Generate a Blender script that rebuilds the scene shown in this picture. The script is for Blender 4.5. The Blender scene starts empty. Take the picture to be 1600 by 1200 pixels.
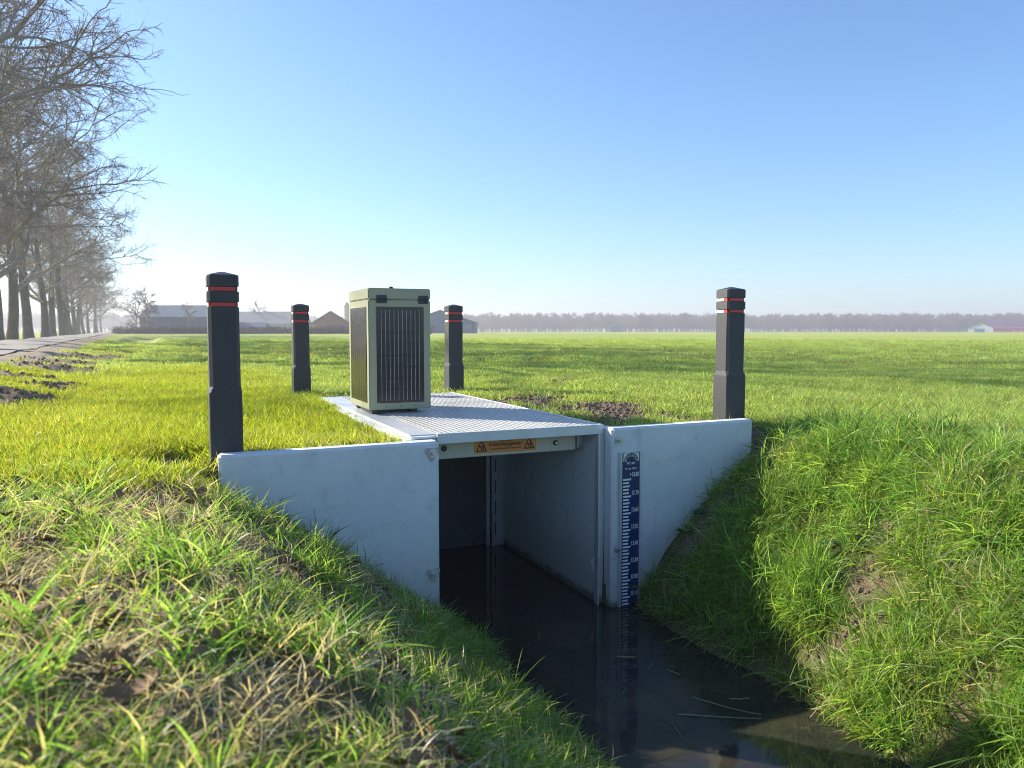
import bpy, bmesh, math, random
import numpy as np
from mathutils import Vector, Matrix, noise as mnoise
R = math.radians
random.seed(7)
rng = np.random.default_rng(7)
scene = bpy.context.scene
COL = scene.collection

# ------------------------------------------------------------------ camera
CZ = 1.62
YAW = R(24.2)
PITCH = math.atan(83 / 1200)
cd = bpy.data.cameras.new('camera'); cam = bpy.data.objects.new('camera', cd); COL.objects.link(cam)
cam.location = (0, 0, CZ)
cam.rotation_euler = (math.pi / 2 - PITCH, 0, -YAW)
cd.sensor_width = 36; cd.lens = 27
cd.clip_start = 0.05; cd.clip_end = 6000
cd.dof.use_dof = True; cd.dof.focus_distance = 4.7; cd.dof.aperture_fstop = 3.6
scene.camera = cam
# ------------------------------------------------------------------ light
SUN_EL = R(27)
SD = Vector((-0.72, 0.69, 0)).normalized()          # towards the sun, on the ground
SDIR = Vector((SD.x * math.cos(SUN_EL), SD.y * math.cos(SUN_EL), math.sin(SUN_EL)))
w = bpy.data.worlds.new('World'); scene.world = w; w.use_nodes = True
nt = w.node_tree
bg = nt.nodes['Background']
sky = nt.nodes.new('ShaderNodeTexSky'); sky.sky_type = 'NISHITA'; sky.sun_disc = False
sky.sun_elevation = SUN_EL; sky.sun_rotation = math.atan2(SDIR.x, SDIR.y)
sky.air_density = 1.0; sky.dust_density = 0.6; sky.ozone_density = 6.0
hs = nt.nodes.new('ShaderNodeHueSaturation'); hs.inputs['Hue'].default_value = 0.499; hs.inputs['Saturation'].default_value = 1.02
nt.links.new(sky.outputs[0], hs.inputs['Color']); nt.links.new(hs.outputs[0], bg.inputs[0]); bg.inputs[1].default_value = 0.118
sl = bpy.data.lights.new('sun', 'SUN'); sl.energy = 5.0; sl.angle = R(0.5); sl.color = (1.0, 0.91, 0.76)
so = bpy.data.objects.new('sun', sl); COL.objects.link(so)
so.rotation_euler = SDIR.to_track_quat('Z', 'Y').to_euler()
scene.view_settings.view_transform = 'Standard'
scene.view_settings.look = 'None'
scene.view_settings.exposure = 1.0
scene.view_settings.gamma = 1
scene.render.engine = 'CYCLES'
scene.cycles.max_bounces = 6
scene.cycles.transparent_max_bounces = 6
scene.cycles.volume_bounces = 0
scene.cycles.use_denoising = True
scene.cycles.denoising_prefilter = 'NONE'
scene.cycles.filter_width = 0.95

# ------------------------------------------------------------------ materials
def mat(name):
    m = bpy.data.materials.new(name); m.use_nodes = True
    return m, m.node_tree, m.node_tree.nodes['Principled BSDF']
def N(nt, t, **k):
    n = nt.nodes.new(t)
    for a, b in k.items(): setattr(n, a, b)
    return n
def L(nt, a, b): nt.links.new(a, b)
def mixc(nt, fac, a, b, blend='MIX'):
    n = N(nt, 'ShaderNodeMix', data_type='RGBA', blend_type=blend)
    for i, v in ((0, fac), (6, a), (7, b)):
        if hasattr(v, 'is_output'): L(nt, v, n.inputs[i])
        elif i == 0: n.inputs[0].default_value = v
        else: n.inputs[i].default_value = (*v, 1)
    return n.outputs[2]
def ramp(nt, src, p0, p1, v0=0.0, v1=1.0):
    n = N(nt, 'ShaderNodeMapRange', interpolation_type='SMOOTHSTEP')
    n.inputs[1].default_value = p0; n.inputs[2].default_value = p1
    n.inputs[3].default_value = v0; n.inputs[4].default_value = v1
    L(nt, src, n.inputs[0]); return n.outputs[0]
def noise(nt, scale, detail=4, rough=0.55, vec=None):
    n = N(nt, 'ShaderNodeTexNoise'); n.inputs['Scale'].default_value = scale
    n.inputs['Detail'].default_value = detail; n.inputs['Roughness'].default_value = rough
    if vec is None:
        g = N(nt, 'ShaderNodeNewGeometry'); vec = g.outputs['Position']
    L(nt, vec, n.inputs['Vector']); return n.outputs['Fac']
def bump(nt, bsdf, h, strength=0.3, dist=0.01):
    b = N(nt, 'ShaderNodeBump'); b.inputs['Strength'].default_value = strength
    b.inputs['Distance'].default_value = dist
    L(nt, h, b.inputs['Height']); L(nt, b.outputs[0], bsdf.inputs['Normal'])
def simple(name, col, rough=0.6, metal=0.0, var=0.12, scale=8.0, bmp=0.0, bscale=60, spec=0.5):
    m, t, p = mat(name)
    n = noise(t, scale)
    c = mixc(t, n, [x * (1 - var * 1.6) for x in col], [min(1, x * (1 + var * 1.6)) for x in col])
    L(t, c, p.inputs['Base Color']); p.inputs['Roughness'].default_value = rough
    p.inputs['Metallic'].default_value = metal
    p.inputs['Specular IOR Level'].default_value = spec
    if bmp: bump(t, p, noise(t, bscale), bmp, 0.005)
    return m
def concrete_mat():
    m, t, p = mat('concrete')
    n1 = noise(t, 3.5, 6, 0.65); n2 = noise(t, 9, 6, 0.7); n3 = noise(t, 90, 3)
    c = mixc(t, n1, (0.56, 0.59, 0.60), (0.76, 0.78, 0.78))
    c = mixc(t, ramp(t, n2, 0.5, 0.8), c, (0.47, 0.48, 0.47))
    c = mixc(t, ramp(t, n3, 0.70, 0.78), c, (0.18, 0.18, 0.18))
    g = N(t, 'ShaderNodeNewGeometry'); s = N(t, 'ShaderNodeSeparateXYZ'); L(t, g.outputs['Position'], s.inputs[0])
    # streaks running down
    mp = N(t, 'ShaderNodeMapping'); mp.inputs['Scale'].default_value = (16, 16, 0.9)
    L(t, g.outputs['Position'], mp.inputs[0])
    st = noise(t, 1.0, 3, 0.5, mp.outputs[0])
    c = mixc(t, ramp(t, st, 0.58, 0.8, 0, 0.18), c, (0.27, 0.28, 0.28))
    ad = N(t, 'ShaderNodeMath', operation='MULTIPLY_ADD'); L(t, noise(t, 20, 3), ad.inputs[0])
    ad.inputs[1].default_value = -0.09; L(t, s.outputs[2], ad.inputs[2])
    alg = ramp(t, ad.outputs[0], -0.03, 0.02, 1, 0)
    c = mixc(t, alg, c, (0.045, 0.045, 0.025))
    soil = ramp(t, ad.outputs[0], 0.02, 0.55, 0.5, 0)
    c = mixc(t, soil, c, (0.26, 0.25, 0.21))
    L(t, c, p.inputs['Base Color']); p.inputs['Roughness'].default_value = 0.8
    p.inputs['Specular IOR Level'].default_value = 0.3
    bump(t, p, noise(t, 120, 5, 0.7), 0.25, 0.004)
    return m
def plastic_mat():
    m, t, p = mat('recycled_plastic')
    n = noise(t, 220, 3, 0.7); n2 = noise(t, 5, 4)
    c = mixc(t, n2, (0.026, 0.027, 0.031), (0.046, 0.047, 0.05))
    c = mixc(t, ramp(t, n, 0.62, 0.72), c, (0.19, 0.19, 0.2))
    L(t, c, p.inputs['Base Color']); p.inputs['Roughness'].default_value = 0.5
    bump(t, p, noise(t, 160, 4, 0.7), 0.5, 0.004)
    return m
def grass_mat(name, ca, cb, straw, tr=0.5, tipgain=1.0):
    m, t, p = mat(name)
    t.nodes.remove(p)
    tint = N(t, 'ShaderNodeAttribute', attribute_name='tint').outputs['Fac']
    tip = N(t, 'ShaderNodeAttribute', attribute_name='tip').outputs['Fac']
    t2 = N(t, 'ShaderNodeAttribute', attribute_name='tintb').outputs['Fac']
    dry = N(t, 'ShaderNodeAttribute', attribute_type='INSTANCER', attribute_name='dry').outputs['Fac']
    oi = N(t, 'ShaderNodeObjectInfo')
    c = mixc(t, tint, ca, cb)
    hs = N(t, 'ShaderNodeHueSaturation'); L(t, c, hs.inputs['Color'])
    L(t, ramp(t, oi.outputs['Random'], 0, 1, 0.75, 1.3), hs.inputs['Value'])
    L(t, ramp(t, oi.outputs['Random'], 0, 1, 0.485, 0.515), hs.inputs['Hue'])
    c = hs.outputs[0]
    a = N(t, 'ShaderNodeMath', operation='ADD'); L(t, t2, a.inputs[0]); L(t, dry, a.inputs[1])
    c = mixc(t, ramp(t, a.outputs[0], 0.93, 1.07), c, straw)
    base = mixc(t, ramp(t, tip, 0.0, 0.25, 0.5, 0), c, straw)
    d = N(t, 'ShaderNodeBsdfPrincipled'); L(t, base, d.inputs['Base Color'])
    d.inputs['Roughness'].default_value = 0.42; d.inputs['Specular IOR Level'].default_value = 0.35
    tl = N(t, 'ShaderNodeBsdfTranslucent')
    L(t, mixc(t, 1.0, base, (1.9, 1.75, 0.9), 'MULTIPLY'), tl.inputs['Color'])
    mx = N(t, 'ShaderNodeMixShader'); mx.inputs[0].default_value = tr
    L(t, d.outputs[0], mx.inputs[1]); L(t, tl.outputs[0], mx.inputs[2])
    L(t, mx.outputs[0], t.nodes['Material Output'].inputs[0])
    return m
M = {}
M['concrete'] = concrete_mat()
M['plastic'] = plastic_mat()
M['red'] = simple('red_reflector', (0.66, 0.035, 0.025), 0.35, var=0.05)
M['white'] = simple('white_reflector', (0.78, 0.78, 0.76), 0.35, var=0.04)
M['galv'] = simple('galvanised_steel', (0.55, 0.57, 0.6), 0.38, 0.75, 0.15, 30)
M['bolt'] = simple('bolt_steel', (0.5, 0.53, 0.58), 0.3, 0.85, 0.2, 60)
M['alu'] = simple('aluminium', (0.62, 0.64, 0.66), 0.42, 0.5, 0.1, 12)
M['deck'] = simple('deck_plate', (0.50, 0.485, 0.455), 0.5, 0.0, 0.18, 6, 0.2)
M['bars'] = simple('deck_bars', (0.57, 0.555, 0.52), 0.45, 0.0, 0.12, 9)
M['deckside'] = simple('deck_edge', (0.60, 0.62, 0.64), 0.4, 0.2, 0.08, 9)
M['cream'] = simple('cream_beam', (0.58, 0.53, 0.43), 0.5, 0, 0.07, 10)
M['orange'] = simple('orange_sticker', (0.80, 0.27, 0.06), 0.4, 0, 0.04, 10)
M['ink'] = simple('black_ink', (0.02, 0.02, 0.022), 0.5, 0, 0.02, 10)
M['olive'] = simple('olive_powder_coat', (0.34, 0.34, 0.225), 0.42, 0, 0.05, 4, 0.15, 300)
M['hinge'] = simple('black_hinge', (0.025, 0.025, 0.035), 0.4)
M['blue'] = simple('blue_enamel', (0.012, 0.03, 0.13), 0.25, 0, 0.06, 20)
M['enamel'] = simple('white_enamel', (0.82, 0.83, 0.84), 0.25, 0, 0.02, 20)
M['cream_enamel'] = simple('cream_enamel', (0.72, 0.70, 0.58), 0.3, 0, 0.06, 40)
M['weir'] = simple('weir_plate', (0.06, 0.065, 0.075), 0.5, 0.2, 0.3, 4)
M['sun_spot'] = simple('painted_sunlight', (0.85, 0.80, 0.70), 0.8, 0, 0.06, 40)  # sunlight on the culvert wall, put into a pale colour
M['bark'] = simple('bark', (0.13, 0.11, 0.09), 0.9, 0, 0.35, 3, 0.8, 14)
M['twig'] = simple('twig_bark', (0.30, 0.255, 0.22), 0.9, 0, 0.3, 1.5)
M['wood'] = simple('far_twigs', (0.19, 0.13, 0.085), 0.9, 0, 0.25, 0.15)
M['hedge'] = simple('hedge_twigs', (0.10, 0.062, 0.05), 0.9, 0, 0.35, 1.5)
M['roof_grey'] = simple('grey_corrugated_roof', (0.20, 0.205, 0.215), 0.8, 0, 0.15, 0.6)
M['roof_blue'] = simple('blue_grey_roof', (0.045, 0.085, 0.14), 0.7, 0, 0.12, 0.6)
M['wall_dark'] = simple('dark_cladding', (0.055, 0.075, 0.12), 0.7, 0, 0.15, 0.6)
M['wall_teal'] = simple('teal_cladding', (0.035, 0.11, 0.20), 0.6, 0, 0.12, 0.6)
M['wall_pale'] = simple('pale_wall', (0.52, 0.52, 0.52), 0.7, 0, 0.1, 0.8)
M['brick'] = simple('brick', (0.30, 0.15, 0.105), 0.85, 0, 0.2, 2.5)
M['brick_lit'] = simple('sunlit_brick', (0.55, 0.28, 0.16), 0.85, 0, 0.15, 2.5)  # brighter copy of the brick, with sunlight put into its colour
M['roof_purple'] = simple('dark_purple_roof', (0.10, 0.055, 0.11), 0.7, 0, 0.15, 0.8)
M['roof_red'] = simple('red_roof', (0.52, 0.09, 0.09), 0.7, 0, 0.15, 0.8)
M['glass'] = simple('window_glass', (0.03, 0.04, 0.055), 0.1, 0, 0.1, 1)
M['silo'] = simple('silo_metal', (0.55, 0.52, 0.42), 0.5, 0.2, 0.12, 1)
M['leaf_dry'] = simple('dry_oak_leaf', (0.22, 0.13, 0.065), 0.75, 0, 0.45, 25)
M['straw'] = simple('floating_straw', (0.20, 0.23, 0.12), 0.5, 0, 0.25, 15)
M['clod'] = simple('soil_clod', (0.21, 0.15, 0.10), 0.95, 0, 0.4, 18, 0.6, 90)
M['broad'] = simple('broad_leaf', (0.10, 0.19, 0.06), 0.45, 0, 0.2, 30)
M['moss'] = simple('creeping_leaf', (0.035, 0.075, 0.025), 0.6, 0, 0.3, 40)
M['g_lawn'] = grass_mat('lawn_blades', (0.19, 0.27, 0.022), (0.31, 0.35, 0.035), (0.45, 0.38, 0.2), 0.52)
M['g_field'] = grass_mat('field_blades', (0.17, 0.27, 0.065), (0.34, 0.41, 0.13), (0.46, 0.42, 0.22), 0.5)
M['g_bank'] = grass_mat('bank_blades', (0.07, 0.17, 0.035), (0.29, 0.43, 0.09), (0.52, 0.47, 0.31), 0.5)
M['g_dry'] = grass_mat('dry_blades', (0.24, 0.20, 0.14), (0.48, 0.42, 0.31), (0.55, 0.50, 0.38), 0.35)

def solar_mat():
    m, t, p = mat('solar_glass')
    n = noise(t, 40, 3)
    L(t, mixc(t, n, (0.012, 0.012, 0.018), (0.022, 0.02, 0.03)), p.inputs['Base Color'])
    p.inputs['Roughness'].default_value = 0.16
    sp = noise(t, 150, 2, 0.5)
    return m
M['solar'] = solar_mat()
def busbar():
    m, t, p = mat('solar_busbar')
    n = noise(t, 22, 2)
    c = mixc(t, ramp(t, n, 0.4, 0.6), (0.30, 0.42, 0.40), (0.46, 0.36, 0.38))
    L(t, c, p.inputs['Base Color']); p.inputs['Roughness'].default_value = 0.35
    return m
M['busbar'] = busbar()
def water_mat():
    m, t, p = mat('ditch_water')
    n = noise(t, 3.5, 4)
    L(t, mixc(t, ramp(t, n, 0.4, 0.7), (0.022, 0.023, 0.021), (0.05, 0.042, 0.028)), p.inputs['Base Color'])
    p.inputs['Roughness'].default_value = 0.03; p.inputs['IOR'].default_value = 1.33
    p.inputs['Specular IOR Level'].default_value = 0.5
    bump(t, p, noise(t, 7, 3), 0.10, 0.012)
    return m
M['water'] = water_mat()
def road_mat():
    m, t, p = mat('road_surface')
    n = noise(t, 0.7, 5); n2 = noise(t, 60, 3)
    c = mixc(t, n, (0.27, 0.245, 0.205), (0.40, 0.365, 0.31))
    c = mixc(t, ramp(t, n2, 0.4, 0.7, 0, 0.4), c, (0.16, 0.15, 0.145))
    L(t, c, p.inputs['Base Color']); p.inputs['Roughness'].default_value = 0.85
    return m
M['road'] = road_mat()
def ground_mat():
    m, t, p = mat('ground_cover')
    soil = N(t, 'ShaderNodeAttribute', attribute_name='soil').outputs['Fac']
    sand = N(t, 'ShaderNodeAttribute', attribute_name='sand').outputs['Fac']
    far = N(t, 'ShaderNodeAttribute', attribute_name='far').outputs['Fac']
    n1 = noise(t, 18, 6, 0.65); n2 = noise(t, 3, 5); n0 = noise(t, 0.13, 4)
    g = N(t, 'ShaderNodeNewGeometry'); mp = N(t, 'ShaderNodeMapping')
    mp.inputs['Rotation'].default_value = (0, 0, R(-32)); mp.inputs['Scale'].default_value = (0.05, 0.012, 1)
    L(t, g.outputs['Position'], mp.inputs[0]); nb = noise(t, 1.0, 5, 0.6, mp.outputs[0])
    thatch = mixc(t, n1, (0.07, 0.075, 0.03), (0.17, 0.155, 0.075))
    farc = mixc(t, ramp(t, nb, 0.35, 0.65), (0.30, 0.37, 0.075), (0.42, 0.455, 0.115))
    farc = mixc(t, ramp(t, noise(t, 1.7, 4), 0.45, 0.7, 0, 0.35), farc, (0.21, 0.29, 0.06))
    c = mixc(t, far, thatch, farc)
    sc = mixc(t, n1, (0.12, 0.09, 0.062), (0.29, 0.215, 0.145))
    sc = mixc(t, ramp(t, n2, 0.4, 0.7, 0, 0.6), sc, (0.30, 0.235, 0.155))
    c = mixc(t, soil, c, sc)
    c = mixc(t, sand, c, mixc(t, n2, (0.30, 0.24, 0.17), (0.47, 0.39, 0.285)))
    L(t, c, p.inputs['Base Color']); p.inputs['Roughness'].default_value = 0.95
    p.inputs['Specular IOR Level'].default_value = 0.15
    bump(t, p, noise(t, 35, 6, 0.7), 0.8, 0.03)
    return m
M['ground'] = ground_mat()

# ------------------------------------------------------------------ helpers
def tag(o, label=None, cat=None, group=None, kind=None):
    if label: o['label'] = label
    if cat: o['category'] = cat
    if group: o['group'] = group
    if kind: o['kind'] = kind
    return o
def empty(name, loc, label, cat, group=None, rz=0):
    o = bpy.data.objects.new(name, None); COL.objects.link(o)
    o.location = loc; o.rotation_euler.z = rz; o.empty_display_size = 0.1
    return tag(o, label, cat, group)
def obj(name, bm, m, parent=None, base=(0, 0, 0), smooth=False):
    """links bm as one object; vertices are given in world axes relative to base"""
    me = bpy.data.meshes.new(name)
    bmesh.ops.recalc_face_normals(bm, faces=bm.faces)
    bm.to_mesh(me); bm.free()
    if smooth:
        for p in me.polygons: p.use_smooth = True
    for mm in (m if isinstance(m, (list, tuple)) else [m]): me.materials.append(mm)
    o = bpy.data.objects.new(name, me); COL.objects.link(o)
    if parent is not None: o.parent = parent
    if base != (0, 0, 0): me.transform(Matrix.Translation(-Vector(base)))
    return o
def npobj(name, v, f, m, parent=None, smooth=False, link=True):
    me = bpy.data.meshes.new(name)
    me.from_pydata([tuple(x) for x in v] if not isinstance(v, list) else v, [], f)
    for mm in (m if isinstance(m, (list, tuple)) else [m]): me.materials.append(mm)
    if smooth: me.polygons.foreach_set('use_smooth', [True] * len(me.polygons))
    me.update()
    o = bpy.data.objects.new(name, me)
    if link: COL.objects.link(o)
    if parent is not None: o.parent = parent
    return o
def BM(): return bmesh.new()
def join(dst, src):
    me = bpy.data.meshes.new('tmp'); src.to_mesh(me); src.free(); dst.from_mesh(me); bpy.data.meshes.remove(me)
def box(bm, x0, x1, y0, y1, z0, z1, bev=0.0, seg=1, only=None):
    b = bmesh.new(); bmesh.ops.create_cube(b, size=1)
    for v in b.verts:
        v.co = ((x0 + x1) / 2 + v.co.x * (x1 - x0), (y0 + y1) / 2 + v.co.y * (y1 - y0), (z0 + z1) / 2 + v.co.z * (z1 - z0))
    if bev:
        bmesh.ops.bevel(b, geom=list(b.edges) if only is None else [e for e in b.edges if only(e)], offset=bev, segments=seg, affect='EDGES')
    join(bm, b)
def prism(bm, pts, axis, a0, a1):
    """extrude a 2-D outline along an axis ('x','y','z')"""
    def P(p, a): return {'x': (a, p[0], p[1]), 'y': (p[0], a, p[1]), 'z': (p[0], p[1], a)}[axis]
    A = [bm.verts.new(P(p, a0)) for p in pts]; B = [bm.verts.new(P(p, a1)) for p in pts]
    n = len(pts)
    bm.faces.new(A[::-1]); bm.faces.new(B)
    for i in range(n): bm.faces.new((A[i], A[(i + 1) % n], B[(i + 1) % n], B[i]))
def cyl(bm, c, r, h, axis='z', n=20, r2=None):
    b = bmesh.new(); bmesh.ops.create_cone(b, cap_ends=True, segments=n, radius1=r, radius2=r if r2 is None else r2, depth=h)
    m = {'z': Matrix(), 'y': Matrix.Rotation(math.pi / 2, 4, 'X'), 'x': Matrix.Rotation(math.pi / 2, 4, 'Y')}[axis]
    b.transform(Matrix.Translation(c) @ m); join(bm, b)
def text(name, s, size, m, place, parent, base, sx=1.0, ext=0.0006, align='CENTER', bold=0.012):
    cu = bpy.data.curves.new('txt', 'FONT'); cu.body = s; cu.size = size; cu.extrude = ext; cu.offset = bold * size
    cu.align_x = align; cu.align_y = 'CENTER'
    t = bpy.data.objects.new('txt', cu); COL.objects.link(t)
    bpy.context.view_layer.update()
    dg = bpy.context.evaluated_depsgraph_get()
    me = bpy.data.meshes.new_from_object(t.evaluated_get(dg))
    bpy.data.objects.remove(t); bpy.data.curves.remove(cu)
    me.transform(Matrix.Diagonal((sx, 1, 1, 1)))
    me.transform(place); return me
def texts(name, items, m, parent, base):
    bm = BM()
    for s, size, place, sx, al in items:
        me = text(name, s, size, m, place, parent, base, sx, align=al); bm.from_mesh(me); bpy.data.meshes.remove(me)
    return obj(name, bm, m, parent, base)
def front(x, y, z, rot=0):   # text plane facing -Y
    return Matrix.Translation((x, y, z)) @ Matrix.Rotation(math.pi / 2, 4, 'X') @ Matrix.Rotation(rot, 4, 'Z')

# ------------------------------------------------------------------ terrain
def vnoise(x, y, s, seed=0):
    """smooth value noise, vectorised, about -1..1"""
    x = np.asarray(x, float) / s + seed * 17.3; y = np.asarray(y, float) / s - seed * 9.1
    xi = np.floor(x).astype(np.int64); yi = np.floor(y).astype(np.int64)
    fx = x - xi; fy = y - yi; fx = fx * fx * (3 - 2 * fx); fy = fy * fy * (3 - 2 * fy)
    def h(a, b):
        n = (a * 374761393 + b * 668265263 + seed * 1442695) & 0xffffffff
        n = ((n ^ (n >> 13)) * 1274126177) & 0xffffffff
        return ((n ^ (n >> 16)) & 0xffff) / 32767.5 - 1
    return (h(xi, yi) * (1 - fx) + h(xi + 1, yi) * fx) * (1 - fy) + (h(xi, yi + 1) * (1 - fx) + h(xi + 1, yi + 1) * fx) * fy
PX = np.array([-40, -0.4, 0.0, .19, .37, .6, .85, 1.05, 1.29, 1.5, 1.7, 2.0, 2.22, 2.40, 2.53, 2.71, 2.92, 3.085, 3.23, 3.37, 3.6, 4.0, 60])
PZ = np.array([1.0, 0.99, .95, .88, .80, .65, .45, .29, .11, -.05, -.3, -.4, -.3, -.05, .03, .26, .47, .61, .73, .86, .96, 1.0, 1.0])
GX0, GX1, GY0, GY1 = 1.215, 2.36, 3.83, 6.62        # culvert pit
RD = 0.047                                          # the road drifts left with distance
def sstep(a, b, x):
    t = np.clip((x - a) / (b - a), 0, 1); return t * t * (3 - 2 * t)
def height(x, y):
    x = np.asarray(x, float); y = np.asarray(y, float)
    near = 1 - sstep(12, 30, np.hypot(x, y))
    wob = 0.10 * vnoise(x, y, 1.1, 1) * sstep(0.1, 1.0, np.abs(y - 3.8)) + 0.03 * vnoise(x, y, 0.3, 2)
    hf = np.interp(x + wob, PX, PZ)
    bank = sstep(0.05, 0.35, hf) * (1 - sstep(0.93, 1.0, hf))
    hf = hf + bank * (0.035 * vnoise(x, y, 0.45, 3) + 0.02 * vnoise(x, y, 0.16, 4)) + 0.018 * vnoise(x, y, 0.35, 5) * sstep(0.1, .4, hf)
    hf = hf + 0.03 * vnoise(x, y, 0.9, 6) * sstep(.5, .9, hf) * sstep(0.05, 0.8, np.abs(y - 3.8))
    hb = 1.0 + 0.02 * vnoise(x, y, 0.5, 7) + 0.035 * vnoise(x, y, 2.3, 8) * sstep(0.3, 2, np.abs(y - 4.6))
    outside = sstep(0, 1.0, np.maximum(-x + .2, x - 3.4))
    k = np.where(outside > 0, sstep(3.83 - 0.02 - .9 * outside, 3.83 + .02 + .9 * outside, y), (y > GY0).astype(float))
    h = hf * (1 - k) + hb * k
    # the strip of soil settled against the plates
    pit = (x > GX0) & (x < GX1) & (y > GY0) & (y < GY1)
    h = np.where(pit, -0.4, h)
    # gentle swells of the field and the slightly higher road
    h = h + (0.025 * vnoise(x, y, 9, 9) + 0.02 * vnoise(x, y, 4, 10)) * sstep(6.5, 14, np.hypot(x, y)) * (1 - sstep(80, 200, np.hypot(x, y)))
    u = x + RD * y
    rise = sstep(-0.9, -1.9, -np.abs(u + 3.3) + 1.4 - 0.0) if False else 1 - sstep(1.3, 2.9, np.abs(u + 3.3))
    h = h + 0.17 * rise * sstep(4.5, 8, y)
    # soil holes and heaps
    for cx, cy, r, d in ((0.05, 4.12, 0.22, -0.10), (-1.25, 7.5, .45, 0.08), (-1.05, 8.6, .4, 0.08), (-1.45, 10.0, .6, 0.08), (-1.5, 12.5, .7, .08), (-1.65, 15.5, .9, .09), (-1.7, 19, 1., .08), (2.85, 4.5, .35, .035), (3.1, 5.1, .4, .05), (2.8, 5.9, .3, .04), (4.1, 7.4, .5, .05), (7, 9.8, .6, .05)):
        h = h + d * np.exp(-((x - cx) ** 2 + (y - cy) ** 2) / r ** 2) * (1 + 0.6 * vnoise(x, y, .15, 11))
    # a small side ditch far in the field
    dx = np.abs(x + 1.3 + 0.02 * (y - 46)) ; h = h - 0.75 * (1 - sstep(0.3, 1.7, dx)) * sstep(43, 46, y) * (1 - sstep(75, 90, y))
    return h
SOIL = [(0.04, 4.12, .20, 1), (2.85, 4.5, .38, .9), (3.2, 4.25, .25, .8), (2.75, 5.2, .28, .8), (3.4, 4.9, .28, .55), (3.05, 5.9, .22, .7), (-1.25, 7.4, .62, 1), (-1.0, 8.6, .45, 1), (-1.45, 10.0, .7, 1), (-1.5, 12.5, .9, 1), (-1.65, 15.5, 1.1, 1),
        (-1.8, 19, 1.2, 1), (2.95, 4.7, .5, 1), (3.15, 5.15, .42, 1), (2.7, 5.9, .3, 1), (4.1, 7.4, .45, .9), (3.9, 4.6, .3, .7), (2.62, 4.35, .33, .9), (2.75, 4.95, .4, .9), (3.15, 4.3, .3, .9), (2.8, 5.5, .4, .9), (3.6, 4.5, .3, .6), (3.42, 2.57, .11, 1), (3.36, 2.72, .06, .8), (3.13, 2.60, .09, .9), (2.94, 2.52, .11, 1), (2.72, 2.44, .08, .9), (3.46, 3.78, .16, 1), (2.95, 3.72, .12, 1), (2.8, 3.62, .08, .8), (2.62, 3.3, .1, .7), (2.72, 1.8, .09, .9),
        (3.5, 2.25, .16, .8), (0.32, 3.45, .14, .6), (-0.5, 2.75, .3, .75), (0.05, 2.9, .22, .7), (-.35, 2.0, .3, .7), (.35, 2.3, .2, .5), (0.75, 1.75, .16, .7), (-.1, 1.35, .22, .7), (-1.1, 3.2, .35, .6), (-.75, 1.5, .3, .6), (4.4, 7.8, .3, .7), (7.1, 9.8, .4, .5), (6.0, 12.5, .4, .5),(0.5,1.4,.15,.6), (-1.4, 2.3, .35, .8), (-.9, 2.4, .25, .8), (-.2, 1.8, .15, .8), (.15, 1.5, .12, .8), (-.5, 1.1, .18, .8), (.0, 3.3, .2, .8), (-.9, 3.5, .3, .7), (.55, 2.0, .14, .8), (.25, 2.75, .15, .8), (-1.9, 3.2, .4, .8)]
def soilmask(x, y):
    s = np.zeros_like(np.asarray(x, float))
    n = vnoise(x, y, 0.12, 21) * 0.35 + vnoise(x, y, 0.35, 22) * 0.25
    for cx, cy, r, a in SOIL:
        d = np.hypot(x - cx, y - cy) / r
        s = np.maximum(s, a * (1 - sstep(0.55, 1.25, d + n)))
    return s
def graded(lo, hi, step, far_lo, far_hi, g=1.09):
    a = list(np.arange(lo, hi + 1e-6, step))
    s = step; x = a[-1]
    while x < far_hi: s = min(s * g, 60); x += s; a.append(min(x, far_hi))
    s = step; x = a[0]; b = []
    while x > far_lo: s = min(s * g, 60); x -= s; b.append(max(x, far_lo))
    return np.array(b[::-1] + a)
FAR = 900.0
gx = graded(-3.0, 6.0, 0.04, -FAR, FAR); gy = graded(0.2, 8.0, 0.04, -60, FAR)
XX, YY = np.meshgrid(gx, gy); HH = height(XX, YY)
nx, ny = len(gx), len(gy)
V = np.stack([XX.ravel(), YY.ravel(), HH.ravel()], 1)
ii = np.arange(nx * ny).reshape(ny, nx)
Fq = np.stack([ii[:-1, :-1].ravel(), ii[:-1, 1:].ravel(), ii[1:, 1:].ravel(), ii[1:, :-1].ravel()], 1)
def fastmesh(name, V, Fq, m, smooth=True):
    me = bpy.data.meshes.new(name)
    me.vertices.add(len(V)); me.vertices.foreach_set('co', np.asarray(V, np.float32).ravel())
    k = Fq.shape[1]
    me.loops.add(Fq.size); me.loops.foreach_set('vertex_index', Fq.astype(np.int32).ravel())
    me.polygons.add(len(Fq)); me.polygons.foreach_set('loop_start', np.arange(0, Fq.size, k, dtype=np.int32))
    me.polygons.foreach_set('use_smooth', np.full(len(Fq), smooth))
    me.update(calc_edges=True); me.validate()
    for mm in (m if isinstance(m, (list, tuple)) else [m]): me.materials.append(mm)
    return me
def fattr(me, name, val, typ='FLOAT'):
    a = me.attributes.new(name, typ, 'POINT')
    a.data.foreach_set('vector' if typ == 'FLOAT_VECTOR' else 'value', np.asarray(val).ravel())
gme = fastmesh('ground', V, Fq, M['ground'])
U = XX + RD * YY
sandm = sstep(-2.35, -2.0, U + 0.15 * vnoise(XX, YY, .8, 31)) * (1 - sstep(-1.35, -.95, U + 0.25 * vnoise(XX, YY, 1.2, 32))) * sstep(5, 9, YY) + sstep(-5.6, -5.3, U) * (1 - sstep(-5.0, -4.7, U)) * sstep(4, 9, YY) * .5
fattr(gme, 'soil', soilmask(XX, YY) ); fattr(gme, 'sand', np.clip(sandm, 0, 1))
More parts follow.
